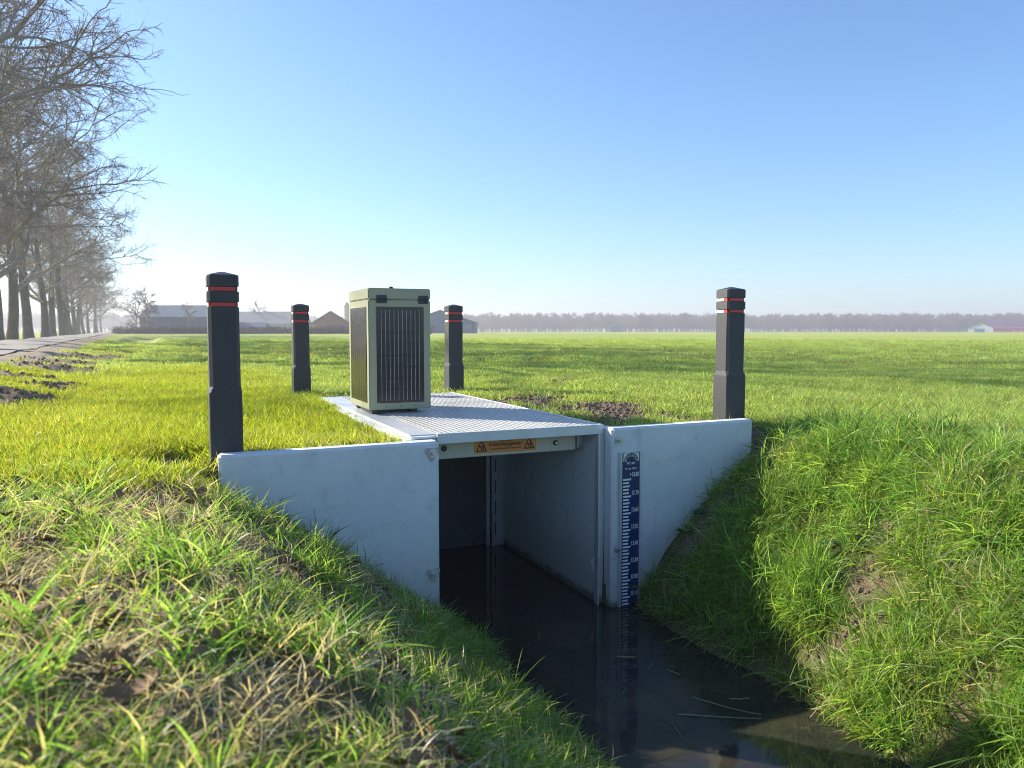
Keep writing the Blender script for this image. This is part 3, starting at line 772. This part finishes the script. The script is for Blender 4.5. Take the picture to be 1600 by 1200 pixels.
building('barn', 367, 252, 10.5, 12, 2.0, 4.6, -R(56), 'wall_pale', 'roof_grey', 'small white-gabled grey barn left of the red farm on the right skyline', 'barn', 'red farm at the wood edge', along=False,
         extras=(('door', 'wall_teal', -2.6, 1.6, 0, 1.7),))
building('barn', 392, 254, 19, 12, 1.9, 6.2, -R(56), 'roof_red', 'roof_purple', 'red barn with a dark purple roof at the right edge before the wood', 'barn', 'red farm at the wood edge',
         extras=(('window', 'enamel', 1.5, 2.3, .5, 1.2), ('window', 'enamel', 4.5, 5.3, .5, 1.2), ('lean_roof', 'roof_red', -8.6, 9.4, 1.5, 2.4)))
building('shed', 228, 366, 6.8, 6, 2.4, 4.2, -R(30), 'wall_teal', 'wall_teal', 'small blue shed at the foot of the far wood', 'shed', None, along=False)
e = empty('fence', (380, 248, 1.0), 'dark low fence along the foot of the red farm', 'fence', None, -R(57))
b = BM()
for x in np.arange(-30, 30.1, 2.0): box(b, x - .06, x + .06, -.06, .06, -.4, 1.2)
obj('post', b, M['wall_dark'], e)['kind'] = 'stuff'
b = BM()
for z in (.35, .7, 1.05): box(b, -30, 30, -.1, -.065, z, z + .17)
obj('rail', b, M['wall_dark'], e)

# ------------------------------------------------------------------ scatter by geometry nodes (stuff)
HID = bpy.data.collections.new('prototypes')     # not linked to the scene
def scatter(name, label, cat, protos_, P, rot, sc, idx, dry=None):
    me = bpy.data.meshes.new(name)
    n = len(P); me.vertices.add(n); me.vertices.foreach_set('co', np.asarray(P, np.float32).ravel())
    fattr(me, 'rot', np.asarray(rot, np.float32), 'FLOAT_VECTOR'); fattr(me, 'sc', np.asarray(sc, np.float32), 'FLOAT_VECTOR')
    a = me.attributes.new('pick', 'INT', 'POINT'); a.data.foreach_set('value', np.asarray(idx, np.int32))
    fattr(me, 'dry', np.zeros(n, np.float32) if dry is None else np.asarray(dry, np.float32))
    o = bpy.data.objects.new(name, me); COL.objects.link(o); tag(o, label, cat, kind='stuff')
    ng = bpy.data.node_groups.new(name, 'GeometryNodeTree')
    ng.interface.new_socket('Geometry', in_out='INPUT', socket_type='NodeSocketGeometry'); ng.interface.new_socket('Geometry', in_out='OUTPUT', socket_type='NodeSocketGeometry')
    gi = ng.nodes.new('NodeGroupInput'); go = ng.nodes.new('NodeGroupOutput')
    c = bpy.data.collections.new(name + '_kinds')
    for p in protos_: c.objects.link(p)
    ci = ng.nodes.new('GeometryNodeCollectionInfo'); ci.inputs['Collection'].default_value = c
    ci.inputs['Separate Children'].default_value = True; ci.inputs['Reset Children'].default_value = True
    iop = ng.nodes.new('GeometryNodeInstanceOnPoints'); iop.inputs['Pick Instance'].default_value = True
    def na(nm, ty):
        q = ng.nodes.new('GeometryNodeInputNamedAttribute'); q.data_type = ty; q.inputs['Name'].default_value = nm; return q.outputs['Attribute']
    l = ng.links.new
    e2r = ng.nodes.new('FunctionNodeEulerToRotation'); l(na('rot', 'FLOAT_VECTOR'), e2r.inputs[0])
    l(gi.outputs[0], iop.inputs['Points']); l(ci.outputs[0], iop.inputs['Instance']); l(na('pick', 'INT'), iop.inputs['Instance Index'])
    l(e2r.outputs[0], iop.inputs['Rotation']); l(na('sc', 'FLOAT_VECTOR'), iop.inputs['Scale']); l(iop.outputs[0], go.inputs[0])
    md = o.modifiers.new('scatter', 'NODES'); md.node_group = ng
    return o
def tuft(name, n, rad, h0, h1, w0, w1, lean, curl, m, segs=3, bias=(0, 0), seed=0):
    rg = np.random.default_rng(seed); Vv, Ff, ti, tp, tb = [], [], [], [], []
    for k in range(n):
        a = rg.uniform(0, math.tau); r = rad * math.sqrt(rg.uniform()); p = np.array([r * math.cos(a), r * math.sin(a), -.012])
        h = rg.uniform(h0, h1) * (0.6 + .4 * rg.uniform()); wd = rg.uniform(w0, w1)
        az = rg.uniform(0, math.tau); d = np.array([math.cos(az), math.sin(az), 0]) * abs(rg.normal(0, lean)) + np.array([bias[0], bias[1], 0]) + np.array([math.cos(a), math.sin(a), 0]) * lean * .4 * (r / rad)
        d = d + np.array([0, 0, 1.]); d /= np.linalg.norm(d); cu = rg.uniform(.2, 1.) * curl
        sd = np.cross(d, [math.cos(az + 1.3), math.sin(az + 1.3), .2]); sd /= np.linalg.norm(sd) + 1e-6
        base = len(Vv); horiz = np.array([d[0], d[1], 0]); hn = np.linalg.norm(horiz); horiz = horiz / hn if hn > .05 else np.array([math.cos(az), math.sin(az), 0])
        t1, t2 = rg.uniform(), rg.uniform()
        for s in range(segs + 1):
            f = s / segs; ww = wd * (1 - f ** 1.6) * .5 + (wd * .12 if s < segs else 0)
            if s < segs: Vv += [tuple(p - sd * ww), tuple(p + sd * ww)]; ti += [t1] * 2; tp += [f] * 2; tb += [t2] * 2
            else: Vv.append(tuple(p)); ti.append(t1); tp.append(f); tb.append(t2)
            d = d + horiz * cu / segs + np.array([0, 0, -cu * .55 / segs]) * (1 + f); d /= np.linalg.norm(d)
            p = p + d * h / segs
        for s in range(segs):
            a0 = base + 2 * s
            Ff.append((a0, a0 + 1, a0 + 3, a0 + 2) if s < segs - 1 else (a0, a0 + 1, a0 + 2))
    o = npobj(name, Vv, Ff, m, link=False, smooth=True)
    for nm, vv in (('tint', ti), ('tip', tp), ('tintb', tb)): fattr(o.data, nm, np.array(vv, np.float32))
    return o
def normals(x, y, e=.03):
    nxv = -(height(x + e, y) - height(x - e, y)) / (2 * e); nyv = -(height(x, y + e) - height(x, y - e)) / (2 * e)
    return nxv, nyv
def inview(x, y, deg=50, keep=3.2):
    F_ = x * CAMF.x + y * CAMF.y; R_ = x * CAMR.x + y * CAMR.y
    return ((np.abs(R_) < F_ * math.tan(R(deg)) + .5) & (F_ > 0)) | ((np.hypot(x, y) < keep) & (F_ > -.3))
def free(x, y):
    ok = ~((x > 1.12) & (x < 2.44) & (y > HY0 - .01) & (y < 6.62))
    ok &= ~((x > .18) & (x < 3.40) & (y > HY0 - .015) & (y < HY1 + .015))
    for bx, by in ((.264, 3.972), (3.378, 4.022), (1.098, 7.07), (2.482, 6.872)): ok &= np.maximum(abs(x - bx), abs(y - by)) > .085
    u = x + RD * y
    ok &= ~((u > -4.85) & (u < -1.2 + .35 * vnoise(x, y, .9, 41)) & (y > 6))
    return ok
def euler_for(x, y, follow, yawr, jit=.12):
    nX, nY = normals(x, y); n = len(x)
    ax = np.arctan(-nY * follow) + rng.normal(0, jit, n); ay = np.arctan(nX * follow) + rng.normal(0, jit, n)
    return ax, ay, yawr
def rotvec(x, y, follow, yaw=None, jit=.12):
    """tilt after yaw: build from matrices"""
    nX, nY = normals(x, y); out = np.zeros((len(x), 3)); yw = rng.uniform(0, math.tau, len(x)) if yaw is None else yaw
    jx = rng.normal(0, jit, len(x)); jy = rng.normal(0, jit, len(x))
    for i in range(len(x)):
        nrm = Vector((nX[i] * follow + jx[i], nY[i] * follow + jy[i], 1)).normalized()
        q = Vector((0, 0, 1)).rotation_difference(nrm) @ Matrix.Rotation(yw[i], 3, 'Z').to_quaternion()
        out[i] = q.to_euler()[:]
    return out
def spread(n, x0, x1, y0, y1): return rng.uniform(x0, x1, n), rng.uniform(y0, y1, n)
def lay(name, label, protos_, x, y, follow, s0, s1, dryv, yaw=None, jit=.12, zoff=0.0):
    z = height(x, y); s = rng.uniform(s0, s1, len(x))
    return scatter(name, label, 'grass', protos_, np.stack([x, y, z + zoff], 1), rotvec(x, y, follow, yaw, jit), np.repeat(s[:, None], 3, 1), rng.integers(0, len(protos_), len(x)), dryv)
# prototypes
lawn_p = [tuft('lawn_tuft', 26, .06, .05, .115, .0030, .0055, .30, .8, M['g_lawn'], 3, (.12, -.10), 100 + k) for k in range(7)]
field_p = [tuft('field_tuft', 26, .075, .05, .105, .004, .007, .35, .8, M['g_field'], 3, (.08, -.05), 200 + k) for k in range(6)]
patch_p = [tuft('field_patch', 110, .30, .06, .12, .007, .012, .35, .6, M['g_field'], 2, (.08, -.05), 300 + k) for k in range(5)]
bank_p = [tuft('bank_tuft', 32, .055, .10, .31, .0032, .0085, .5, 1.8, M['g_bank'], 5, (0, 0), 400 + k) for k in range(8)]
rough_p = [tuft('rough_tuft', 26, .06, .045, .15, .0024, .0058, .55, 1.2, M['g_bank'], 4, (.1, -.05), 500 + k) for k in range(8)]
dry_p = [tuft('dry_tuft', 26, .07, .04, .11, .0016, .0036, 1.4, 1.3, M['g_dry'], 4, (0, 0), 600 + k) for k in range(6)]

# region masks
def region(x, y):
    left_lawn = (x < 1.1) & (y > 3.9 - .35 * sstep(.3, -1.2, x) - .5 * sstep(-1.5, -3.5, x)) & (x + RD * y > -1.9)
    return left_lawn
# 1 left lawn and everything near behind the wall
x, y = spread(60000, -4.5, 1.25, 3.2, 13.0)
k = free(x, y) & inview(x, y) & (y > 3.55 + .28 * vnoise(x, y, .5, 51) + .25 * sstep(0.2, -0.6, x) * 0 ) & ((x < .2) | (y > HY1))
k &= rng.uniform(size=len(x)) > soilmask(x, y) * 1.1
k &= rng.uniform(size=len(x)) < np.interp(np.hypot(x, y), [4, 8, 13], [1, .8, .45])
x, y = x[k], y[k]
tall = 1 + .45 * vnoise(x, y, .6, 52)
o = lay('lawn_grass', 'bright yellow-green mown grass around the front left bollard and beyond', lawn_p, x, y, .6, .8, 1.15, np.clip(.05 + .1 * vnoise(x, y, .8, 53), 0, .4))
# 2 near field to the right and behind
x, y = spread(90000, .9, 14, 2.0, 15.0)
d = np.hypot(x, y)
k = free(x, y) & inview(x, y) & (d < 15) & ((x > 3.3 + .15 * vnoise(x, y, .4, 54)) | (y > HY1)) & ((x > 1.1) | (y > 6.5))
k &= rng.uniform(size=len(x)) > soilmask(x, y) * 1.05
k &= rng.uniform(size=len(x)) < np.interp(d, [4, 8, 15], [1, .75, .4])
x, y = x[k], y[k]
lay('field_grass', 'short green grass of the flat field beside the ditch', field_p, x, y, .6, .8, 1.25, np.clip(.03 + .08 * vnoise(x, y, 1.2, 55), 0, .3))
# 3 far field patches
x, y = spread(46000, -12, 62, 8, 62)
d = np.hypot(x, y)
k = free(x, y) & inview(x, y, 42) & (d > 11) & (d < 60) & (x + RD * y > -1.1) & (rng.uniform(size=len(x)) < np.interp(d, [11, 18, 35, 60], [1, 1, .65, .12]))
k &= rng.uniform(size=len(x)) > soilmask(x, y)
x, y = x[k], y[k]
lay('far_field_grass', 'even green grass of the field running off to the horizon', patch_p, x, y, .3, .7, 1.1, np.clip(.05 + .1 * vnoise(x, y, 3, 56), 0, .3), jit=.08)
# 4 right bank: lush, hanging down the slope
x, y = spread(9000, 2.42, 4.1, 0.6, 3.79)
hz = height(x, y)
k = free(x, y) & inview(x, y, 50) & (hz > .02) & (rng.uniform(size=len(x)) > soilmask(x, y) * 1.05)
clump = vnoise(x, y, .28, 57) + .6 * vnoise(x, y, .12, 58)
k &= rng.uniform(size=len(x)) < np.clip(.36 + .95 * clump, .08, 1) * (1 - .75 * sstep(.22, .02, x - np.interp(y, [3.3, 3.8], [2.3, 2.3]) - np.maximum(0, hz) * 1.02) * sstep(3.3, 3.6, y)) * np.interp(x, [2.42, 2.6, 3.3, 3.7, 4.1], [1.3, .9, .8, .5, .2])
x, y = x[k], y[k]
lay('bank_grass', 'long lush green grass hanging down the right bank of the ditch', bank_p, x, y, 1.15, .55, 1.15, np.clip(.08 + .16 * vnoise(x, y, .4, 59), 0, .45), jit=.35)
# 5 left bank: rough grass, straw and leaves
x, y = spread(13000, -3.2, 1.52, .55, 3.95)
hz = height(x, y)
k = free(x, y) & inview(x, y, 50) & (hz > .0) & (np.hypot(x, y) > .72) & (y < 3.75 + .25 * vnoise(x, y, .4, 60)) & (rng.uniform(size=len(x)) > soilmask(x, y) * .95)
clump = vnoise(x, y, .3, 61) + .6 * vnoise(x, y, .13, 62)
k &= rng.uniform(size=len(x)) < np.clip(.06 + .95 * clump + .75 * sstep(.45, 1.0, x), .04, 1)
x, y = x[k], y[k]
lay('rough_grass', 'rough mixed green and straw grass on the left bank in the foreground', rough_p, x, y, .9, .65, 1.3, np.clip(.10 + .22 * vnoise(x, y, .35, 63) - .10 * sstep(.5, 1.2, x), 0, .6), jit=.25)
x, y = spread(7500, -3.2, 1.45, .5, 3.95)
hz = height(x, y); sm_ = soilmask(x, y)
k = free(x, y) & inview(x, y, 50) & (hz > .02) & (np.hypot(x, y) > .6) & (rng.uniform(size=len(x)) < .35 + .5 * sm_ + .3 * vnoise(x, y, .3, 64))
x, y = x[k], y[k]
lay('dry_grass', 'matted pale straw lying between the green blades of the left bank', dry_p, x, y, 1, .7, 1.3, np.full(len(x), .5), jit=.35)
x, y = spread(900, 2.45, 3.7, 1.0, 3.75)
k = free(x, y) & (rng.uniform(size=len(x)) < .5)
x, y = x[k], y[k]
lay('bank_thatch', 'dead straw showing through the green grass of the right bank', dry_p, x, y, 1, .5, 1.1, np.full(len(x), .5), jit=.35)
x, y = spread(900, -2.8, 1.35, .7, 3.9)
k = free(x, y) & inview(x, y, 50) & (height(x, y) > .05) & (np.hypot(x, y) > .9) & (rng.uniform(size=900) < .16 + .5 * vnoise(x, y, .25, 71))
x, y = x[k], y[k]
lay('tall_grass', 'lush longer green tufts on the left bank in the foreground', bank_p, x, y, .8, .5, 1.0, np.full(len(x), .05), jit=.25)
# dry leaves
def leaf(name, seed):
    rg = np.random.default_rng(seed); v = []; f = []
    n = 9; ln = .075
    for i in range(n):
        t = i / (n - 1); ww = ln * .28 * math.sin(math.pi * min(1, t * .93 + .05)) * (1.0 + .35 * math.cos(i * math.pi)) + .001
        zc = .012 * math.sin(t * 3 + seed); cu = rg.uniform(.1, .6) * ww
        v += [(t * ln - ln / 2, -ww, zc + cu + .006), (t * ln - ln / 2, 0, zc + .004), (t * ln - ln / 2, ww, zc + cu * .8 + .006)]
    for i in range(n - 1):
        for j in range(2): a = i * 3 + j; f.append((a, a + 1, a + 4, a + 3))
    return npobj(name, v, f, M['leaf_dry'], link=False, smooth=True)
leaf_p = [leaf('oak_leaf', s) for s in range(5)]
x1, y1 = spread(4200, -3, 1.3, .6, 4.0); k = rng.uniform(size=4200) < .24 + .5 * soilmask(x1, y1) + .25 * vnoise(x1, y1, .4, 65)
x2, y2 = spread(420, 2.46, 3.5, 1.2, 3.75); k2 = rng.uniform(size=420) < .12 + .4 * soilmask(x2, y2)
x = np.concatenate([x1[k], x2[k2]]); y = np.concatenate([y1[k], y2[k2]]); kk = free(x, y) & inview(x, y, 52); x, y = x[kk], y[kk]
scatter('leaf_litter', 'brown dry oak leaves scattered over the ditch banks', 'leaves', leaf_p, np.stack([x, y, height(x, y) + rng.uniform(0, .03, len(x))], 1), rotvec(x, y, 1, jit=.6), np.repeat(rng.uniform(.4, .95, len(x))[:, None], 3, 1), rng.integers(0, 5, len(x)))
# clods
def clod(name, seed):
    b = BM(); bmesh.ops.create_icosphere(b, subdivisions=3, radius=.02)
    for v in b.verts: v.co *= 1 + .7 * mnoise.noise(v.co * 60 + Vector((seed * 3.1, 0, 0))) + .35 * mnoise.noise(v.co * 190)
    for v in b.verts: v.co.z *= .7
    me = bpy.data.meshes.new(name); b.to_mesh(me); b.free(); me.materials.append(M['clod'])
    for p in me.polygons: p.use_smooth = True
    return bpy.data.objects.new(name, me)
clod_p = [clod('soil_clod', s) for s in range(5)]
xs, ys = [], []
for cx, cy, r, a in SOIL:
    n = int(60 * a * min(4, (r / .2) ** 2)); xs.append(rng.normal(cx, r * .6, n)); ys.append(rng.normal(cy, r * .6, n))
x = np.concatenate(xs); y = np.concatenate(ys); kk = free(x, y) & (height(x, y) > .02); x, y = x[kk], y[kk]
s = rng.uniform(.15, 1.0, len(x)) ** 1.8 * np.interp(y, [5, 8], [1, 1.5])
scatter('soil_clods', 'loose brown soil crumbs on the bare patches', 'soil', clod_p, np.stack([x, y, height(x, y)], 1), rng.uniform(0, 6, (len(x), 3)), np.repeat(s[:, None], 3, 1), rng.integers(0, 5, len(x)))

# broad-leaved weeds on the right bank
def weed(x, y, n, size, label, m='broad', name='dock_plant', group='broad-leaved weeds on the right bank'):
    z = float(height(x, y)); b = BM()
    e = empty(name, (x, y, z), label, 'weed', group)
    for k in range(n):
        a = k * 2.4 + random.uniform(-.3, .3); ln = size * random.uniform(.7, 1.1); el = random.uniform(.3, .8)
        rows = []
        for i in range(7):
            t = i / 6; ww = ln * .30 * math.sin(math.pi * (t * .92 + .06)) ** .8 * (1 if i else .15)
            r = t * ln * math.cos(el) + .01; zz = .03 + ln * math.sin(el) * t - .5 * ln * t * t * .5
            c, s_ = math.cos(a), math.sin(a)
            rows.append([b.verts.new((c * r - s_ * w_, s_ * r + c * w_, zz + abs(w_) * .25 + .004 * math.sin(9 * t + w_ * 80))) for w_ in (-ww, -ww * .5, 0, ww * .5, ww)])
        for q, r2 in zip(rows, rows[1:]):
            for j in range(4): b.faces.new((q[j], q[j + 1], r2[j + 1], r2[j]))
    obj('leaf', b, M[m], e, smooth=True)
    return e
weed(3.17, 3.27, 4, .12, 'pale broad-leaved weed at the sunlit edge of the right bank, nearest the wing wall')
weed(3.36, 3.1, 5, .085, 'small broad-leaved weed near the top of the right bank')
weed(2.98, 2.78, 5, .075, 'small broad-leaved weed on the middle of the right bank beside the bare soil')
weed(3.45, 2.75, 6, .07, 'small broad-leaved weed above the bare soil streak of the right bank')
weed(2.80, 2.15, 6, .08, 'broad-leaved weed low on the right bank above the water')
weed(2.905, 3.70, 9, .06, 'dark leafy clump against the foot of the right wing wall, upper one', 'moss', 'creeping_weed', 'dark leafy clumps at the wing wall')
weed(2.80, 3.70, 9, .06, 'dark leafy clump against the foot of the right wing wall, lower one', 'moss', 'creeping_weed', 'dark leafy clumps at the wing wall')

# straws floating on the water
def straw(x0, y0, x1, y1, wd=.0019):
    b = BM(); n = 6; bend = random.uniform(-.06, .06); d = Vector((x1 - x0, y1 - y0, 0)); s = Vector((-d.y, d.x, 0)); s.normalize()
    rows = []
    for i in range(n + 1):
        t = i / n; c = Vector((x0, y0, .003)) + d * t + s * (bend * d.length * math.sin(math.pi * t)); c.z = .003 + .008 * t * random.random()
        q = wd * (1 - .7 * t); rows.append([b.verts.new(c - s * q + Vector((0, 0, -.002))), b.verts.new(c + Vector((0, 0, .003))), b.verts.new(c + s * q + Vector((0, 0, -.002)))])
    for a, c in zip(rows, rows[1:]):
        b.faces.new((a[0], a[1], c[1], c[0])); b.faces.new((a[1], a[2], c[2], c[1]))
    o = obj('floating_straw', b, M['straw']); return tag(o, 'thin pale straw floating on the dark ditch water', 'straw', 'straws floating on the ditch')
for a in ((1.93, 2.58, 2.22, 2.40), (2.08, 2.68, 2.24, 2.42), (1.83, 2.42, 1.86, 2.54), (2.0, 3.18, 2.08, 3.13), (2.05, 2.98, 2.11, 3.03), (2.14, 2.95, 2.16, 2.88), (1.72, 3.5, 1.78, 3.60), (1.85, 3.3, 1.88, 3.38), (2.22, 2.6, 2.30, 2.56)):
    straw(*a)

# ------------------------------------------------------------------ hedge and far woods
hm = []
for s in (1, 2, 3):
    rg = np.random.default_rng(s); br = []
    for k in range(90):
        p = np.array([rg.uniform(-.9, .9), rg.uniform(-.4, .4), -.1]); br.append(grow(rg, p, (rg.normal(0, .25), rg.normal(0, .2), 1), rg.uniform(1.1, 1.8), .05, .02, 4, .15, 0))
    v, f = tubes(br, lambda r: 3); me = fastmesh('hedge_bush', v, f, M['hedge']); hm.append(me)
v = []; f = []; off = 0
hp0 = Vector((-9, 174, 0)); hp1 = Vector((48, 149, 0)); n = 48
for i in range(n):
    p = hp0.lerp(hp1, i / (n - 1)); me = hm[i % 3]
    vv = np.empty(len(me.vertices) * 3, np.float32); me.vertices.foreach_get('co', vv); vv = vv.reshape(-1, 3).copy()
    ff = np.empty(len(me.loops), np.int32); me.loops.foreach_get('vertex_index', ff); ff = ff.reshape(-1, 4)
    vv[:, 2] *= random.uniform(.95, 1.05); v.append(vv + np.array([p.x, p.y, 1.0])); f.append(ff + off); off += len(vv)
hme = fastmesh('hedge', np.concatenate(v), np.concatenate(f), M['hedge'])
ho = bpy.data.objects.new('hedge', hme); COL.objects.link(ho); tag(ho, 'long low brown clipped hedge along the far edge of the field at left', 'hedge')
wood_p = []
for s in (41, 42, 43, 44):
    tr, cr = make_tree(s, H=11.5, spread=3.0, levels=(16, 7, 5, 2), rt=.28, low=2.2, thick=2.6)
    v, f = tubes(tr + cr, lambda r: 3); me = fastmesh('wood_tree', v, f, M['wood']); wood_p.append(bpy.data.objects.new('wood_tree', me))
def wood(name, label, x0, y0, x1, y1, n, depth, s0, s1):
    t = rng.uniform(0, 1, n); dv = np.array([x1 - x0, y1 - y0]); nv = np.array([-dv[1], dv[0]]) / np.hypot(*dv); dd = rng.uniform(0, depth, n)
    sgn = 1 if nv @ np.array([x0, y0]) > 0 else -1
    x = x0 + dv[0] * t + nv[0] * dd * sgn; y = y0 + dv[1] * t + nv[1] * dd * sgn
    s = rng.uniform(s0, s1, n); r = np.stack([np.zeros(n), np.zeros(n), rng.uniform(0, 6.28, n)], 1)
    return scatter(name, label, 'wood', wood_p, np.stack([x, y, np.full(n, .9)], 1), r, np.repeat(s[:, None], 3, 1), rng.integers(0, 4, n))
wood('wood', 'long bare brown wood along the right half of the horizon', 150, 460, 600, 255, 1500, 70, .68, 1.2)
wood('distant_wood', 'hazy distant wood low along the left half of the horizon', -420, 560, 190, 640, 900, 80, .9, 1.3)

# ------------------------------------------------------------------ air
b = BM(); box(b, -FAR - 8, FAR + 8, -70, FAR + 8, -1.6, 26.0)
hz_ = obj('haze', b, []); tag(hz_, kind='stuff')
m = bpy.data.materials.new('haze'); m.use_nodes = True; t = m.node_tree
t.nodes.remove(t.nodes['Principled BSDF'])
pv = t.nodes.new('ShaderNodeVolumePrincipled'); pv.inputs['Color'].default_value = (.97, .96, 1.0, 1)
pv.inputs['Density'].default_value = .0012; pv.inputs['Anisotropy'].default_value = .3
t.links.new(pv.outputs[0], t.nodes['Material Output'].inputs['Volume'])
hz_.data.materials.append(m)
